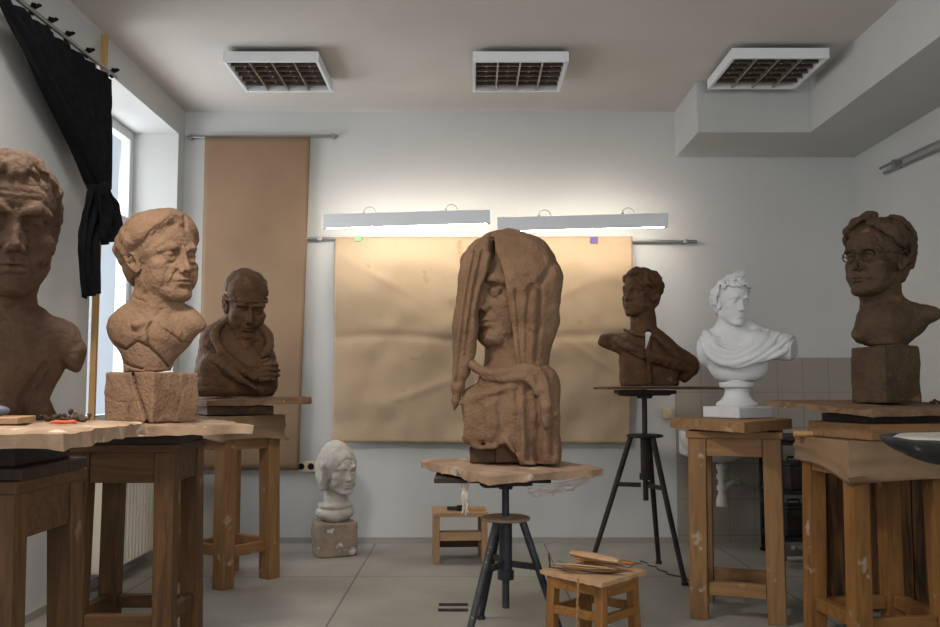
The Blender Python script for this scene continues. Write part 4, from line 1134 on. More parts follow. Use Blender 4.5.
for (x, y, z, s, l, nm, ct) in ((-0.17, -0.05, 0.4635, (0.2, 0.24, 0.16), 'black toolbox on the middle shelf of the trolley', 'toolbox', 'toolbox'), (-0.18, -0.06, 0.1535, (0.22, 0.2, 0.18), 'dark tin case on the bottom shelf of the trolley', 'tin_case', 'case')):
    t = thing(nm, l, ct, (2.40 + x, 6.42 + y, z), 0.2)
    MB().box((0, 0, s[2] / 2), s, bev=0.012).build('body', M['rust_metal'], t)
    MB().box((0, 0, s[2] + 0.012), (s[0] * 0.96, s[1] * 0.96, 0.02), bev=0.006).build('lid', M['black_metal'], t)
    MB().tube([(-0.05, 0, s[2] + 0.02), (-0.04, 0, s[2] + 0.055), (0.04, 0, s[2] + 0.055), (0.05, 0, s[2] + 0.02)], 0.007, 8).build('handle', M['black_metal'], t, True)
pl = MB().box((0, 0, 0.018), (0.34, 0.5, 0.03), bev=0.004).build('dark_plank', M['wood_black']); pl.location = (2.27, 6.36, 0.7965); pl.rotation_euler = (0, 0.0, 0.25)
tag(pl, 'dark plank lying on the top shelf of the trolley', 'plank')
pts = [(2.12 + 0.07 * math.cos(q) + 0.004 * q, 6.0 + 0.07 * math.sin(q), 0.016 + 0.012 * q) for q in [i * 0.35 for i in range(26)]]
tag(MB().tube(pts, 0.015, 10).build('hose', M['hose'], None, True), 'coil of pale hose on the floor in front of the trolley', 'hose')
# a cord on the floor by the tall tripod
c0 = [at(640, 558, 6.2), at(655, 566, 6.0), at(668, 571, 5.8), at(690, 580, 5.6), at(706, 585, 5.4)]
pts = []
for i in range(len(c0) - 1):
    for k in range(6):
        q = Vector(c0[i]).lerp(Vector(c0[i + 1]), k / 6); q.x += 0.015 * math.sin(i * 2 + k); q.z = 0.005; pts.append(q)
tag(MB().tube(pts, 0.004, 6).build('cord', M['black_metal'], None, True), 'thin black cord on the floor by the foot of the tall tripod', 'cord')
# ------------------------------------------------------------------ sculptures
def bust(name, label, cat, px, Y, z):
    p = at(px, 400, Y)
    return thing(name, label, cat, (p.x, Y, z), -math.atan2(p.x, Y), {'clay_bust': 'clay busts', 'plaster_bust': 'plaster busts'}.get(name))
def clay_noise(v, seed, a=1.0):
    v.noise(4.0, 0.30 * a, seed); v.noise(1.7, 0.22 * a, seed + 1); v.noise(2.6, 0.22 * a, seed + 3, True)
    if v.h < 0.55: v.noise(0.95, 0.09 * a, seed + 2)
def S2(P, c, px0, y0):  # pixel pairs -> local cm
    return [((x - px0) * c, (y0 - y) * c) for x, y in P]

# 1 ------------------------------------------------- nearest bust, left edge
t = bust('clay_bust', 'nearest clay bust with tousled hair, cut off by the left edge of the picture', 'bust', 8, 2.70, B1Z + 0.005)
F = Frame((-1.6, -2.0, 57.2), yaw=7, pitch=3, sc=1.68)
v = Vol((-27, -22, -0.5), (25, 24, 80), 0.45)
head(v, F, age=1.25, brow=1.35, nose=1.02, mouth=0.25, lids=0.25, ears=(1, -1))
v.seg(ID, (-17, 2, 25), (14, 2, 25), 6.0, 5.5, 3)
v.ell(ID, (-2, 1, 19), (15, 9.5, 15), 3)
v.seg(ID, (6, 1, 28.5), (17.5, -1, 20.5), 5.2, 3.8, 3)
v.ell(ID, (17.6, -1, 18.0), (2.8, 4.6, 4.0), 1.2)
v.ell(ID, (14.2, -2, 11.8), (4.6, 30, 3.4), 1.0, 'sub')
v.seg(ID, (11.5, 1, 15.5), (6.5, 2, 6.0), 3.4, 4.0, 1.0); v.seg(ID, (6.5, 2, 6.0), (8.0, 2, 0.0), 4.2, 5.6, 1.0)
v.seg(ID, (-3, 1, 14), (-4, 1, 0), 10.5, 10.0, 2.0)
v.stroke(ID, [(9.5, 16.8), (5.5, 11), (3.6, 6), (3.8, 0)], 0.7, 1.3)
v.stroke(ID, [(-12, 24), (-3, 17), (6, 22)], 2.0, 0.5)
v.plane(ID, (20.8, 0, 18), (1, -0.1, -0.25), 0.8)
clay_noise(v, 100)
v.plane(ID, (0, 0, 0), (0, 0, -1), 0.1)
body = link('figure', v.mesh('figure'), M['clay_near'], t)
v = Vol((-21, -24, 42), (19, 24, 84), 0.45)
hair_cap(v, F, 0.35, low=-4.5, opening=(0, -9.6, -3.4), orad=(6.2, 7.2, 10.2))
rs = np.random.RandomState(5); sp = []
for i in range(60):
    az = -175 + 350 * i / 60 + rs.uniform(-4, 4)
    if abs(az) < 62: sp.append((az * 0.6 + rs.uniform(-8, 8), 72, az * 1.15 + rs.uniform(-6, 6), rs.uniform(31, 40), rs.uniform(0.6, 0.95)))
    else: sp.append((az * 0.8, 70, az, rs.uniform(-22, 4) if abs(az) > 75 else rs.uniform(12, 20), rs.uniform(0.6, 1.0)))
for q in ((-30, 60, -8, 36, 0.9), (-5, 58, -22, 33, 0.85), (-20, 64, -38, 34, 0.9)): sp.append(q)
locks(v, F, sp, k=0.25, r=0.85, wob=0.75, seed=3, infl=0.55)
v.noise(1.3, 0.3, 7); v.noise(3, 0.3, 8); v.noise(2.2, 0.6, 9, True)
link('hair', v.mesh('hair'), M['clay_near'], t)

# 2 ------------------------------------------------- cracked bust on a block
t = bust('clay_bust', 'pale cracked clay bust with smooth short hair on a cracked square clay block', 'bust', 152, 4.20, B2Z + 0.005)
F = Frame((2.6, 1.0, 75.2), yaw=38, pitch=-2, roll=-3, sc=1.66, nonuni=(1.13, 1.08, 0.98))
v = Vol((-26, -20, 21), (28, 24, 100), 0.5)
head(v, F, age=1.45, brow=1.0, nose=0.98, mouth=0.1, lids=0.35, ears=(-1, 1), cheek=0.6)
v.ell(ID, (0, 1, 40), (18, 11, 11), 3)
v.seg(ID, (-13, 2, 42), (15, -2, 45), 6.5, 5.0, 4); v.seg(ID, (14, -2, 46), (20, -4, 44.5), 4.6, 3.0, 3)
v.seg(ID, (-1, 1, 38), (-2.5, 1, 25), 14, 10.5, 4)
v.seg(ID, (1, 1, 62), (0, 2, 46), 10, 11, 2)
v.seg(ID, (-4, 2, 54), (-13, 2, 45), 6, 6.5, 4); v.seg(ID, (5, 1, 54), (16, -2, 46.5), 5.5, 4.5, 4)
for s in (-1, 1): v.seg(F, (s * 1.2, -2.4, -17), (s * 9.5, -1.5, -19), 1.0, 1.0, 1.6)
v.plane(ID, (0, 0, 22.9), (0.06, 0, -1), 0.3)
CR = S2([(113, 344), (127, 352), (137, 344), (147, 349), (157, 358), (166, 368)], 0.46, 152, 423)
v.stroke(ID, CR, 0.45, 2.2)
v.stroke(ID, S2([(147, 349), (146, 333), (150, 325)], 0.46, 152, 423), 0.4, 1.6)
v.stroke(ID, S2([(118, 358), (131, 368), (142, 371)], 0.46, 152, 423), 0.45, 1.8)
v.stroke(ID, S2([(163, 333), (178, 344), (190, 345)], 0.46, 152, 423), 0.4, 1.4)
v.stroke(ID, S2([(137, 316), (150, 322), (160, 312)], 0.46, 152, 423), 0.5, 0.5)
v.stroke(ID, S2([(128, 296), (135, 302), (145, 306)], 0.46, 152, 423), 0.35, 0.8)
clay_noise(v, 200)
link('figure', v.mesh('figure'), M['clay'], t)
v = Vol((-26, -22, 62), (28, 26, 104), 0.5)
hair_cap(v, F, 0.95, low=-4.0, opening=(0.6, -9.6, -4.6), orad=(6.1, 6.9, 9.6))
sp = [(20, 60, -22, 40, 1.35), (25, 64, -45, 33, 1.4), (20, 70, -62, 24, 1.5), (20, 74, -74, 8, 1.4), (0, 80, -88, -2, 1.3), (-20, 80, -100, -12, 1.4), (-50, 78, -120, -18, 1.4), (-80, 70, -140, -20, 1.4),
      (25, 58, 40, 30, 1.3), (30, 62, 60, 18, 1.4), (40, 66, 76, 4, 1.3), (60, 70, 95, -10, 1.3), (90, 70, 125, -18, 1.4), (180, 70, 170, -20, 1.4), (130, 70, 150, -20, 1.4), (20, 54, -5, 38, 1.2), (24, 58, 56, 18, 1.05), (22, 56, 46, 28, 1.0), (30, 60, 72, 4, 1.1)]
locks(v, F, sp, k=0.9, r=0.95, wob=0.3, seed=5, infl=0.8)
v.stroke(F, [(2.2, 11.5), (2.4, 9.5), (1.8, 7.6)], 0.35, 0.9)
for q in range(5): v.stroke(F, [(2.0 - q * 1.1, 11.0), (-1.5 - q * 1.4, 8.5 - q * 0.5), (-4.5 - q * 0.8, 5.5 - q * 1.2)], 0.3, 0.35)
v.noise(5, 0.5, 31); v.noise(2.0, 0.25, 33); v.noise(1.1, 0.1, 34)
link('hair', v.mesh('hair'), M['clay'], t)
v = Vol((-24, -24, -0.5), (24, 24, 25), 0.6)
FB = Frame((0, 0, 0), yaw=46)
v.box(FB, (0, 0, 11.2), (14.4, 14.4, 11.2), 0.8); v.noise(6, 0.5, 41); v.noise(2, 0.25, 42)
v.stroke(ID, S2([(134, 376), (138, 392), (143, 405), (148, 421)], 0.46, 152, 423), 0.5, 2.2)
v.stroke(ID, S2([(108, 398), (122, 404), (141, 402)], 0.46, 152, 423), 0.4, 0.5)
v.stroke(ID, S2([(176, 376), (180, 396), (174, 420)], 0.46, 152, 423), 0.4, 0.4)
v.plane(ID, (0, 0, 0.0), (0, 0, -1), 0.1)
link('base_block', v.mesh('base_block'), M['clay'], t)
MB().tube([(0, 0, 0.20), (0, 0, 0.26)], 0.022, 10).build('support_rod', M['dark_hole'], t, True)

# 3 ------------------------------------------------- bowed bust with a cap and a hand
t = bust('clay_bust', 'dark clay bust with bowed head, cap and a hand on its chest', 'bust', 238, 5.60, B3Z + 0.008)
F = Frame((3.4, -4.5, 56.5), yaw=14, pitch=22, sc=1.55)
v = Vol((-30, -26, -0.5), (28, 22, 86), 0.6)
head(v, F, age=0.7, brow=1.2, nose=1.0, lids=0.9, neck=False)
v.seg(ID, (2, -1, 50), (0, 2, 30), 8.5, 10, 2)
v.seg(ID, (-2, 3, 48), (-15, 3, 37), 6, 7, 4); v.seg(ID, (6, 3, 44), (14, 2, 36), 6, 6, 4)
v.box(ID, (-0.5, 2, 12), (24, 13, 13), 8, 3); v.ell(ID, (-1, 1, 22), (23, 12, 15), 4)
v.seg(ID, (-14, 3, 33), (10, 3, 36), 8.5, 8.5, 4); v.seg(ID, (-15, 2, 31), (-20, 0, 6), 7.5, 6.5, 3); v.seg(ID, (12, 2, 33), (17, 0, 22), 6.5, 5, 3)
v.plane(ID, (25.5, 0, 10), (1, 0, 0.05), 0.6)
# forearm lying across the chest
v.seg(ID, (-18, -7, 20), (10, -13, 13), 5.0, 3.6, 2.0)
v.stroke(ID, [(-17, 33), (-12, 27), (-7, 19), (4, 12), (20, 6)], 0.8, 1.0); v.stroke(ID, [(-14, 34), (-8, 25), (4, 18), (13, 15)], 1.0, 0.7)
v.stroke(ID, [(-24, 6), (-16, 7), (-8, 5)], 0.9, 0.6); v.stroke(ID, [(-24, 12), (-17, 12)], 0.8, 0.5); v.stroke(ID, [(8, 32), (13, 26), (22, 22)], 1.0, 0.8)
v.stroke(ID, [(-2, 34), (4, 26), (10, 33)], 1.2, 0.8)
v.line(ID, [(-6, -3, 49), (-14, -8, 39), (-11, -12, 29), (-2, -14.5, 20), (9, -15, 11)], [1.6, 2.4, 2.6, 2.4, 1.6], 1.0, spl=4)
v.line(ID, [(10, -5, 45), (17, -8, 37), (18, -9.5, 31), (14, -12.5, 25)], [1.4, 2.0, 2.2, 1.8], 1.0, spl=4)
v.line(ID, [(-22, -4, 30), (-14, -12, 23), (-2, -16, 13), (10, -14, 5)], [1.5, 2.0, 2.0, 1.4], 1.5, spl=4)
clay_noise(v, 300, 1.3); v.noise(7, 0.6, 310)
v.plane(ID, (0, 0, 0), (0, 0, -1), 0.1)
link('figure', v.mesh('figure'), M['clay_olive'], t)
v = Vol((6, -24, 4), (28, -2, 28), 0.4)
v.ell(ID, (13, -13, 14.5), (5.0, 3.0, 5.6), 1.5)
for i, (z, ln) in enumerate(((19.3, 9.0), (16.4, 10.2), (13.4, 10.0), (10.6, 8.4))):
    v.line(ID, [(13.5, -14.6, z - 0.2), (17.5, -15.8, z + 0.2), (13.5 + ln * 0.8, -14.6, z), (13.5 + ln, -11.5, z - 0.3)], [1.5, 1.45, 1.3, 1.1], 0.5)
v.line(ID, [(11, -14.5, 18), (13.0, -15.5, 21.2), (16.5, -14.0, 22.6)], [1.6, 1.4, 1.1], 0.6)
v.noise(1.5, 0.2, 6)
link('hand', v.mesh('hand'), M['clay_olive'], t)
v = Vol((-16, -26, 44), (22, 22, 88), 0.6)
v.ell(F, CR_C + np.array((0, 0.6, 0.6)), CR_R + 1.0, 0.2); v.ell(F, (0, 1.5, 7.0), (8.0, 9.4, 5.4), 1.5)
v.plane(F, (0, -9, 2.9), (0, 0.22, -1), 0.5)
v.line(F, [(7.9 * math.sin(a), 0.9 - 9.9 * math.cos(a), 3.7 - 0.20 * (-9.9 * math.cos(a) + 9)) for a in [math.radians(q) for q in range(-150, 151, 15)]], 0.95, 0.4)
v.noise(4, 0.7, 51); v.noise(3.2, 1.2, 52, True)
link('cap', v.mesh('cap'), M['clay_olive'], t)

# 4 ------------------------------------------------- bust with the open jacket
t = bust('clay_bust', 'dark clay bust facing left in an open jacket, on the tall black tripod', 'bust', 648, 5.85, B4Z + 0.002)
F = Frame((-3.6, 0.5, 59.5), yaw=-40, pitch=-3, sc=1.24, nonuni=(1.1, 1.1, 1))
v = Vol((-36, -22, -0.5), (36, 22, 80), 0.55)
head(v, F, age=0.5, brow=1.15, nose=1.0, lids=0.2)
v.seg(ID, (-2.5, 1, 50), (-2.5, 1, 34), 7.6, 8.4, 1.5)
v.ell(ID, (1, 1, 20), (18, 11, 16), 3); v.box(ID, (1, 1, 9), (18.5, 10, 10), 3.5, 3)
v.seg(ID, (-10, 0, 26), (-27, -2, 29.5), 8.5, 4.6, 3); v.seg(ID, (-4, 1, 31), (4, 1, 31), 6, 6, 3)
v.seg(ID, (4, 1, 29), (25, -1, 14), 6.5, 7.0, 3); v.ell(ID, (25, -1, 10), (7, 7, 9), 2)
v.plane(ID, (-30, 0, 33), (-1, 0, 0.25), 0.6)
v.plane(ID, (26, 0, 4), (0.62, 0, -0.78), 0.8)
v.line(ID, [(-14, -3, 36), (-8, -9, 33.5), (-1, -10.5, 32), (2, -10, 31)], [1.2, 1.6, 1.4, 1.2], 0.6)
v.line(ID, [(1.5, -9.5, 31), (0.5, -11, 24), (1, -11.5, 14), (2, -11, 3)], [1.3, 1.2, 1.1, 1.0], 0.8)
for q in range(12):
    z = 33.5 - q * 0.95; v.seg(ID, (0.9 - 0.16 * q, -26, z), (0.5 - 0.16 * q, 26, z), 2.0 - 0.13 * q, 2.0 - 0.13 * q, 0.2, 'sub')
v.line(ID, [(-21, -6, 29), (-8, -12, 23), (8, -12.5, 17), (24, -7, 11)], [2.0, 3.0, 3.2, 2.4], 2.5, spl=4)
v.line(ID, [(4, -6, 33), (10, -10, 27), (18, -9, 20), (27, -5, 14)], [1.2, 2.0, 2.2, 1.6], 1.8, spl=4)
v.stroke(ID, [(-1.2, 24), (-0.8, 12), (-0.2, 0)], 0.7, 1.0)
for z in (21, 15, 9): v.ell(ID, (0.8, -12.4, z), (0.9, 0.7, 0.9), 0.2)
v.stroke(ID, [(4, 30), (12, 23), (22, 19)], 1.0, 0.6); v.stroke(ID, [(6, 16), (16, 13), (28, 12)], 1.4, 0.7); v.stroke(ID, [(-24, 29), (-14, 23), (-4, 20)], 1.4, 0.8)
clay_noise(v, 400, 1.2)
v.plane(ID, (0, 0, 0), (0, 0, -1), 0.1)
link('figure', v.mesh('figure'), M['clay_olive'], t)
v = Vol((-18, -17, 48), (16, 18, 80), 0.5)
hair_cap(v, F, 0.35, low=-5.0, opening=(0, -9.8, -3.2), orad=(6.2, 7.4, 10.3))
rs = np.random.RandomState(9); sp = []
for i in range(54):
    az = rs.uniform(-170, 170); e = rs.uniform(-15, 45)
    if abs(az) < 65: e = rs.uniform(34, 48)
    sp.append((az * 0.75, e + 28, az + rs.uniform(-10, 10), e, rs.uniform(0.8, 1.2)))
locks(v, F, sp, k=0.4, r=0.95, wob=0.8, seed=6, steps=5, infl=0.65); v.noise(2.2, 0.45, 61); v.noise(2.4, 0.7, 66, True)
link('hair', v.mesh('hair'), M['clay_olive'], t)

# 5 ------------------------------------------------- white plaster bust
t = bust('plaster_bust', 'white plaster bust with curly hair and draped cloth on a round pedestal', 'bust', 737, 4.78, APZ + 0.004)
F = Frame((-1.4, -1.0, 60.2), yaw=35, pitch=2, roll=4, sc=1.0, nonuni=(1.02, 1, 1.02))
v = Vol((-24, -18, 17), (34, 18, 76), 0.45)
head(v, F, age=0.0, brow=0.9, nose=1.02, lids=0.0, jaw=0.95)
v.seg(ID, (-1.0, 1, 54), (0, 2, 43), 5.6, 7.0, 2)
v.seg(ID, (-1, 2, 50), (-12, 2, 41), 4, 5, 3); v.seg(ID, (1, 2, 50), (12, 2, 42), 4, 5, 3)
v.ell(ID, (0, 1, 33), (17, 9.5, 12), 3); v.seg(ID, (-13, 2, 37.5), (12, 2, 39.5), 6.0, 5.5, 4)
v.ell(ID, (-15.5, 1, 34), (4.5, 6, 7), 3); v.seg(ID, (12, 2, 38.5), (27, -3, 34.5), 7.5, 5.8, 3)
v.ell(ID, (1, 0, 25), (14.5, 8.5, 8.0), 3)
for s in (-1, 1): v.ell(ID, (s * 6.0, -5.5, 31), (6.5, 4, 5.0), 3)
v.plane(ID, (29.0, -3, 34.5), (0.92, -0.38, -0.05), 0.25)
v.plane(ID, (-19.5, 0, 30), (-1, 0, -0.15), 0.8)
v.plane(ID, (0, 0, 19), (0, 0, -1), 0.8); v.plane(ID, (19, 0, 24), (0.55, 0, -0.85), 1.2)
v.noise(5, 0.1, 70)
link('figure', v.mesh('figure'), M['plaster'], t)
# curls
v = Vol((-17, -17, 50), (17, 18, 84), 0.4)
hair_cap(v, F, 0.9, low=-4.5, opening=(0, -9.7, -3.8), orad=(6.0, 7.2, 9.6))
rs = np.random.RandomState(12)
def curl(az, el, r, infl=1.0):
    infl += 0.6
    p = skull_pt(az, el, infl); n = (p - CR_C); n = n / np.linalg.norm(n)
    a = np.cross(n, (0, 0, 1)); a /= np.linalg.norm(a); b = np.cross(n, a); ph = rs.uniform(0, 6.28); pts = []
    for i in range(8):
        q = ph + i * 0.95; rr = 1.2 * r * (1.0 - 0.09 * i)
        pts.append(p + rr * (a * math.cos(q) + b * math.sin(q)) + n * (0.12 * i))
    v.line(F, pts, [0.52 * r] * 4 + [0.44 * r] * 4, 0.12)
for az in range(-100, 101, 17): curl(az + rs.uniform(-4, 4), 33 - 0.0016 * az * az * 1.8 + rs.uniform(-3, 3), rs.uniform(1.15, 1.5), 0.9)
for az in range(-110, 111, 21): curl(az + rs.uniform(-5, 5), 50 - 0.0016 * az * az * 2.0 + rs.uniform(-3, 3), rs.uniform(1.1, 1.5), 1.0)
for az in range(-160, 180, 36): curl(az, rs.uniform(-22, 20) if abs(az) > 80 else 66, 1.5, 0.9)
for az, el in ((-95, -8), (-100, -22), (-88, 6), (95, -8), (100, -20), (-115, -12), (112, -10), (-125, -28), (125, -26)): curl(az, el, 1.75, 1.2)
locks(v, F, [(a, 70, a * 1.05, 40, 0.8) for a in range(-170, 171, 22)], k=0.3, r=0.75, wob=0.6, seed=2)
for dx, dz, r in ((-1.6, 14.0, 1.3), (0.4, 14.7, 1.4), (2.2, 14.3, 1.3), (-0.5, 13.2, 1.3), (1.2, 13.3, 1.3), (3.2, 15.6, 0.9), (-2.6, 13.3, 1.1)):
    v.ring(F, (dx, -4.0, dz), r * 0.75, r * 0.42, 'y', 0.2); v.ell(F, (dx, -3.6, dz - 0.8), (1.1, 1.2, 1.0), 0.4)
link('hair', v.mesh('hair'), M['plaster'], t)
# cloak
v = Vol((-24, -20, 24), (34, 16, 54), 0.42)
v.seg(ID, (-12, 1, 41), (-16.0, -1, 40), 4.2, 3.0, 2); v.seg(ID, (6, 3, 42.5), (26.5, -2, 36.5), 6.0, 6.2, 3)
def fold(P, r, k=0.35): v.line(ID, P, r, k, spl=5)
fold([(-13.5, -3, 45), (-12.5, -6.5, 40), (-8, -9.5, 35.5), (-1, -10.8, 33.6), (6, -9.5, 36.5), (10, -6, 41.5), (12, -2, 46)], [0.9, 1.3, 1.4, 1.4, 1.4, 1.4, 1.0])
fold([(-15.0, -3, 44.5), (-14.2, -7, 38), (-9.5, -10, 32.6), (-1.5, -11.2, 30.6), (7, -10.2, 33.8), (13, -7.5, 39), (16, -3, 45)], [0.9, 1.3, 1.6, 1.7, 1.6, 1.5, 1.1])
fold([(-16.2, -3, 43), (-15.6, -7, 36), (-10.5, -10.2, 29.8), (-2, -11.4, 27.8), (8, -10.6, 31.0), (16, -8.5, 36.5), (21, -4.5, 43.2)], [0.9, 1.3, 1.6, 1.8, 1.8, 1.6, 1.2])
fold([(-9, -10.0, 29.5), (-1, -10.9, 26.4), (8, -10.4, 28.6), (17, -9.0, 33.5), (25, -7.0, 40.0)], [0.9, 1.3, 1.5, 1.6, 1.3])
fold([(6, -10.0, 27.6), (14, -9.2, 29.8), (21, -8.6, 32.6), (27.5, -8.0, 36.5)], [0.8, 1.3, 1.5, 1.3])
v.box(ID, (-4, -5.2, 36), (11, 3.0, 6.5), 2.5, 2.0)
v.ell(ID, (9, -4.5, 39.5), (9, 5.5, 5.5), 2.0)
v.ell(ID, (-15.0, -3.8, 43.6), (2.0, 2.0, 2.4), 0.6)
v.ell(ID, (-3.0, -9.5, 43.5), (8.2, 5.0, 6.5), 1.2, 'sub')
v.plane(ID, (28.2, -3, 34.5), (0.92, -0.38, -0.05), 0.25)
v.noise(3, 0.15, 72)
link('cloak', v.mesh('cloak'), M['plaster'], t)
mb = MB().lathe([(0.0, 0.055), (0.105, 0.055), (0.108, 0.068), (0.098, 0.082), (0.085, 0.088), (0.068, 0.11), (0.06, 0.135), (0.062, 0.150), (0.085, 0.158), (0.09, 0.168), (0.088, 0.182), (0.06, 0.186), (0.06, 0.205), (0.0, 0.205)], seg=40, close=False)
mb.build('pedestal', M['plaster'], t, True)
MB().box((0, 0, 0.029), (0.245, 0.245, 0.056), math.radians(48), bev=0.004).build('plinth', M['plaster'], t)

# 6 ------------------------------------------------- bust with glasses
t = bust('clay_bust', 'dark clay bust of a person in glasses on a square clay block, at the right', 'bust', 886, 4.20, B5Z + 0.003)
F = Frame((-2.0, 0.5, 66.8), yaw=-34, pitch=-3, sc=1.52, nonuni=(1.05, 1.05, 0.98))
v = Vol((-24, -20, 25), (30, 24, 92), 0.5)
head(v, F, age=0.9, brow=0.9, nose=1.0, mouth=0.15, lids=0.8, ears=(1, -1))
v.seg(F, (0, 1.6, -10), (0, 3.2, -18), 5.2, 6.0, 1.5)
v.ell(ID, (3, 1, 36), (15, 10, 9), 3); v.seg(ID, (2, 1, 42), (20, 0, 40), 7, 3.6, 4); v.seg(ID, (18, 0, 40.5), (22, -1, 40), 3.6, 2.4, 2)
v.seg(ID, (-5, -3, 37), (-9.5, -5, 32), 5, 3.4, 2.5); v.seg(ID, (1, 1, 36), (1, 1, 29), 12, 10, 3); v.seg(ID, (-9, -3, 31.5), (8, -2, 31), 4.5, 5, 2)
v.plane(ID, (0, 0, 26.3), (0, 0, -1), 0.4); v.plane(ID, (18, 0, 32), (0.6, 0, -0.8), 1.5)
v.stroke(F, [(-1.2, -14), (-1.6, -20)], 0.5, 0.4); v.stroke(F, [(2.6, -12), (1.5, -20)], 0.6, 0.4)
clay_noise(v, 500)
link('figure', v.mesh('figure'), M['clay_dark'], t)
v = Vol((-24, -22, 50), (26, 26, 98), 0.5)
hair_cap(v, F, 0.7, low=-5.0, opening=(0, -9.8, -4.0), orad=(5.9, 6.8, 9.4))
sp = []
for q in range(10):
    sp.append((6, 70 - q * 2, 30 + q * 7.5, 40 - q * 5, 1.35)); sp.append((2, 70 - q * 2, -28 - q * 7.5, 40 - q * 5, 1.35))
for az in range(110, 255, 16): sp.append((az, 70, az + 5, -24, 1.5))
for az, e in ((85, -12), (95, -20), (105, -25), (-85, -12), (-96, -20), (-106, -25)): sp.append((az * 0.8, 40, az, e, 1.3))
locks(v, F, sp, k=0.18, r=0.62, wob=1.5, seed=15, infl=1.5, steps=12); v.noise(2.0, 0.4, 71); v.noise(4, 0.5, 72); v.noise(2.8, 0.8, 73, True)
link('hair', v.mesh('hair'), M['clay_dark'], t)
v = Vol((-22, -22, 60), (18, 12, 80), 0.32)
for s in (1, -1):
    pts = [(s * 3.15 + 2.45 * math.cos(a), -8.75 + 0.12 * abs(math.cos(a)) + (0.9 if s * math.cos(a) > 0.5 else 0.0), -0.2 + 1.75 * math.sin(a)) for a in [i * math.pi / 8 for i in range(17)]]
    v.line(F, pts, 0.24, 0.1)
    v.line(F, [(s * 5.5, -7.9, 0.5), (s * 7.3, -4.5, 0.6), (s * 8.1, 0.0, 0.8)], 0.24, 0.1)
v.line(F, [(-0.8, -8.9, 0.3), (0, -9.5, 0.6), (0.8, -8.9, 0.3)], 0.26, 0.1)
link('glasses', v.mesh('glasses'), M['clay_dark'], t)
v = Vol((-22, -22, -0.5), (22, 22, 28), 0.6)
v.box(Frame((0, 0, 0), yaw=44), (0, 0, 12.8), (10.5, 10.5, 12.8), 0.8); v.noise(5, 0.4, 81); v.noise(2, 0.25, 82); v.plane(ID, (0, 0, 0.0), (0, 0, -1), 0.1)
link('base_block', v.mesh('base_block'), M['clay_dark'], t)
x_ = MB().lathe([(0.0, 0.24), (0.085, 0.24), (0.08, 0.285), (0.0, 0.285)], (0.02, 0, 0), 20, False).build('neck_stub', M['clay_dark'], t, True)

# 7 ------------------------------------------------- tall hooded figure
t = bust('veiled_figure', 'tall hooded clay figure draped in cloth, on the black tripod in the middle', 'sculpture', 512, 4.30, VZ + 0.008)
CV = 0.47
v = Vol((-32, -26, -0.5), (28, 30, 113), 0.6)
FH = Frame((-1.2, 5.0, 81), yaw=-44, pitch=3, sc=2.12, nonuni=(0.95, 1, 0.98))
FD = Frame((0, 0, 0), yaw=-30)
# seat and draped lower body
v.box(ID, (3.5, 4, 22), (18.0, 15, 22), 6, 2)
v.box(ID, (2, -3, 30), (17, 13, 14), 6, 3); v.seg(ID, (-17, -4, 30), (-8, -10, 20), 6, 7, 4)
v.seg(ID, (-18, -6, 27), (-16, -6, 14), 5.5, 4.5, 3); v.seg(ID, (-10, -12, 26), (-9, -12, 13), 6, 5, 3)
v.seg(ID, (1, -12, 34), (5, -13, 2), 6, 5, 3); v.seg(ID, (14, -8, 38), (16, -9, 3), 7, 6.5, 3)
v.seg(ID, (2, 4, 40), (2, 5, 52), 14, 12, 4)
# folds of the lap
def fl(P, r, y, k=1.0): v.line(ID, [((x - 512) * CV, y if not isinstance(y, (list, tuple)) else y[i], (467 - yy) * CV) for i, (x, yy) in enumerate(P)], r, k, spl=4)
fl([(467, 364), (482, 378), (500, 380), (520, 377), (537, 380), (544, 396), (547, 414), (550, 421)], [1.6, 2.2, 2.4, 2.4, 2.6, 2.4, 2.0, 2.2], [-9, -14, -15.5, -16, -16, -17, -17.5, -17], 1.6)
fl([(484, 384), (505, 386), (525, 384), (535, 395), (540, 414), (541, 424)], [1.2, 1.6, 1.8, 1.7, 1.4, 1.2], [-15, -17, -17.5, -18, -18, -17], 1.0)
for (x, z) in ((17, 21), (14.6, 19.6), (18.8, 18.6), (16, 17.8)): v.ell(ID, (x, -17.5, z), (1.8, 1.8, 1.7), 0.8)
fl([(462, 409), (480, 402), (500, 396), (520, 390)], [1.0, 1.3, 1.2, 0.8], [-12, -16, -17, -16.5], 1.2)
fl([(464, 442), (478, 450), (492, 452), (505, 443), (514, 432)], [1.1, 1.2, 1.2, 1.2, 1.0], [-9, -14, -15.5, -15.5, -15], 1.5)
fl([(507, 444), (516, 456), (524, 464), (533, 467)], [1.2, 1.3, 1.4, 1.5], [-17, -17, -17, -16], 1.0)
for x, z0, z1 in ((-14.5, 26, 10), (-6, 27, 9), (2, 33, 6), (7, 34, 3), (11.5, 30, 2), (18, 34, 4)):
    v.stroke(ID, [(x, z0), (x + 0.8, (z0 + z1) / 2), (x + 0.3, z1)], 1.2, 1.3)
for x, z0, z1 in ((-11, 26, 9), (4.6, 33, 5), (14.5, 26, 3)): v.stroke(ID, [(x, z0), (x + 0.5, z1)], 1.3, -0.9)
v.box(ID, (-6.5, -6, 21), (15.5, 10, 11.5), 3, 2.5)
v.ell(ID, (-10, -9, -3.0), (13.5, 13, 12.0), 1.2, 'sub'); v.ell(ID, (-2, -15, -2), (5.5, 9, 8), 1.0, 'sub')
v.box(ID, (2, 6, 4), (17, 12, 6), 2, 1.0)
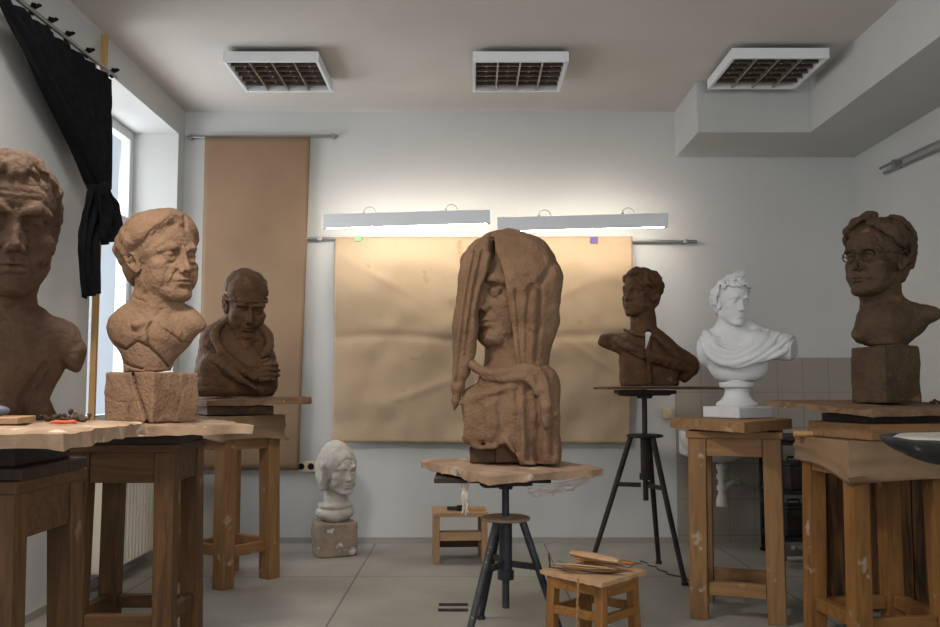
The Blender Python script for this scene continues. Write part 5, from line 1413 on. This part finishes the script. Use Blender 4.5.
# inner head, in the shadow of the hood
head(v, FH, age=0.6, brow=1.0, nose=0.95, closed=True, ears=(), neck=False)
v.seg(ID, (-4, 5, 60), (-3, 5, 42), 9, 10, 2)
v.noise(5, 0.5, 91); v.noise(2, 0.3, 92); v.noise(1.3, 0.15, 93); v.noise(2.8, 0.3, 98, True)
v.plane(ID, (0, 0, 0), (0, 0, -1), 0.1)
link('figure', v.mesh('figure'), M['clay_veil'], t)
# hood: an outer shell with an opening, long sides and folds
v = Vol((-33, -30, 18), (28, 32, 114), 0.6)
v.ell(ID, (0.5, 2, 85.5), (22.0, 19.5, 23.2), 1); v.ell(ID, (-5, 1, 96), (13.5, 14, 12.0), 4); v.ell(ID, (8, 2, 94), (12, 13, 12), 4)
v.line(ID, [(6, -6, 90), (7, -7, 70), (8, -6.5, 45)], [10, 9.5, 8.5], 3); v.line(ID, [(14, -3, 86), (13.5, -4, 66), (11.5, -4, 46)], [9.5, 7.5, 6.0], 3); v.seg(ID, (8, 8, 80), (5, 8, 48), 14, 11, 4)
v.line(ID, [(-14, -7, 97), (-19.0, -9.5, 82), (-21.5, -10, 64), (-23, -9.5, 48), (-26.6, -8, 24)], [7.0, 5.4, 4.8, 4.2, 1.4], 2.5, spl=4)
v.line(ID, [(-12.0, -9, 98), (-16.8, -11, 84), (-20.5, -11.5, 68), (-22.0, -11, 54), (-24, -9, 44)], [6.0, 4.0, 3.0, 2.6, 2.0], 2.0, spl=4)
v.line(ID, [(-17, 3, 94), (-20.0, 2, 77), (-21, 1, 56)], [7.0, 5.0, 3.5], 2.5)
v.line(ID, [(-13.5, -8, 97), (-18, -5, 80), (-20, -5, 62)], [6, 5, 4], 2.5)
# the slit-like opening towards the face
prof = [(104, -10.2, 0.4), (98, -9.8, 1.3), (92, -9.3, 2.4), (86, -9.2, 4.2), (79, -9.6, 6.0), (72, -9.8, 7.4), (65, -9.4, 8.4), (57, -8.8, 9.2), (48, -8.2, 9.6), (42, -8.0, 9.8)]
for a_, b_ in zip(prof, prof[1:]):
    for q in range(5):
        z, x, r = [a_[i] + (b_[i] - a_[i]) * q / 5 for i in range(3)]
        v.seg(ID, (x, -30, z), (x + 2.0, -4, z), r, r * 0.95, 0.4, 'sub')
v.seg(ID, (-7, -6, 62), (-6, -4, 40), 8.0, 9.0, 1.0, 'sub')
v.box(ID, (-3, 0, 29.5), (16, 40, 12.5), 3, 2.0, 'sub'); v.box(ID, (-24, 14, 40), (14, 12, 22), 3, 2.0, 'sub')
# rolled edges of the opening and folds pressed into the shell
def hs(P, w, a): v.stroke(ID, S2(P, CV, 512, 467), w, a)
hs([(492, 248), (489, 268), (486, 285), (479, 302), (475, 320), (476, 345)], 0.9, -0.7)
for P, w, a in (([(530, 296), (527, 325), (526, 372)], 1.0, 1.6), ([(516, 300), (519, 335), (522, 374)], 0.9, 1.2), ([(541, 288), (539, 330), (535, 368)], 0.9, 1.1), ([(556, 266), (545, 286), (531, 299)], 1.5, 1.0),
                ([(478, 256), (470, 295), (463, 350), (458, 390)], 0.9, 1.4), ([(484, 262), (476, 296), (470, 335), (467, 365)], 0.8, 1.2), ([(472, 262), (464, 300), (458, 350)], 0.7, 0.8), ([(493, 236), (491, 250), (490, 262)], 0.8, 1.2),
                ([(500, 246), (520, 252), (540, 268)], 2.2, 0.6), ([(503, 260), (516, 285), (524, 300)], 1.2, -0.8), ([(511, 285), (515, 330), (518, 376)], 1.8, -0.8), ([(533, 300), (532, 340), (530, 374)], 1.4, -0.9),
                ([(474, 260), (467, 300), (461, 350), (457, 385)], 0.9, -0.8), ([(481, 260), (473, 296), (467, 340)], 0.8, -0.8), ([(520, 240), (545, 258), (556, 285)], 2.0, -0.5)):
    hs(P, w, a)
v.noise(7, 0.9, 94); v.noise(3, 0.4, 95); v.noise(1.5, 0.16, 96); v.noise(3.4, 0.3, 99, True)
link('hood', v.mesh('hood'), M['clay_veil'], t)
v = Vol((-21, -15, -0.5), (-4, 6, 10), 0.5)
v.box(ID, (-13.5, -6, 3.6), (6.0, 4, 3.6), 0.6); v.noise(3, 0.3, 97); v.plane(ID, (0, 0, 0), (0, 0, -1), 0.1)
tag(link('brick', v.mesh('brick'), M['clay_dark'], t), 'dark brick')

# 8 ------------------------------------------------- plaster head on the floor
t = bust('plaster_bust', 'weathered plaster head in a hood on a stained block, standing on the floor', 'bust', 336, 6.45, 0.0)
F = Frame((2.4, -1.5, 58.2), yaw=36, pitch=2, sc=1.30, nonuni=(1.1, 1.08, 1))
v = Vol((-20, -18, 21), (20, 20, 82), 0.6)
head(v, F, age=0.8, brow=1.2, nose=1.0, mouth=0.15, ears=())
v.seg(ID, (1, 1, 44), (1, 1, 30), 8, 9, 2); v.ell(ID, (0, 1, 29), (13.5, 11, 6.5), 3); v.ring(ID, (0, 1, 34), 10, 2.0, 'z', 1.2)
v.plane(ID, (0, 0, 22.6), (0, 0, -1), 0.3); clay_noise(v, 600, 1.3)
link('figure', v.mesh('figure'), M['plaster_old'], t)
v = Vol((-20, -18, 38), (20, 24, 86), 0.6)
v.ell(F, CR_C + np.array((0, 0.6, 0.3)), CR_R + 1.5, 0.2); v.ell(F, (0, 3.0, 10), (5, 6, 5.5), 3.5); v.ell(F, (0, 4.5, -3), (8.4, 8.0, 10.5), 2.5)
for s in (1, -1): v.seg(F, (s * 8.2, 0, 2), (s * 8.6, 0.5, -8.6), 2.2, 2.0, 2)
v.ell(F, (0, -9.8, -4.0), (7.0, 9.0, 11.0), 0.6, 'sub'); v.plane(F, (0, 0, -10.2), (0, -0.1, -1), 0.6)
v.ring(F, (0, -3.4, -3.0), 7.3, 0.9, 'y', 0.6, squash=0.78)
v.plane(F, (0, 0, -10.2), (0, -0.1, -1), 0.6)
v.noise(5, 0.6, 61); v.noise(2, 0.35, 62); v.noise(3, 0.5, 65, True)
link('hood', v.mesh('hood'), M['plaster_old'], t)
v = Vol((-20, -18, -0.5), (20, 20, 28), 0.7)
v.box(Frame(yaw=12), (0, 1, 11.6), (14, 12, 11.6), 1.5); v.noise(5, 0.6, 63); v.noise(2, 0.3, 64); v.plane(ID, (0, 0, 0), (0, 0, -1), 0.1)
link('base_block', v.mesh('base_block'), M['plaster_block'], t)
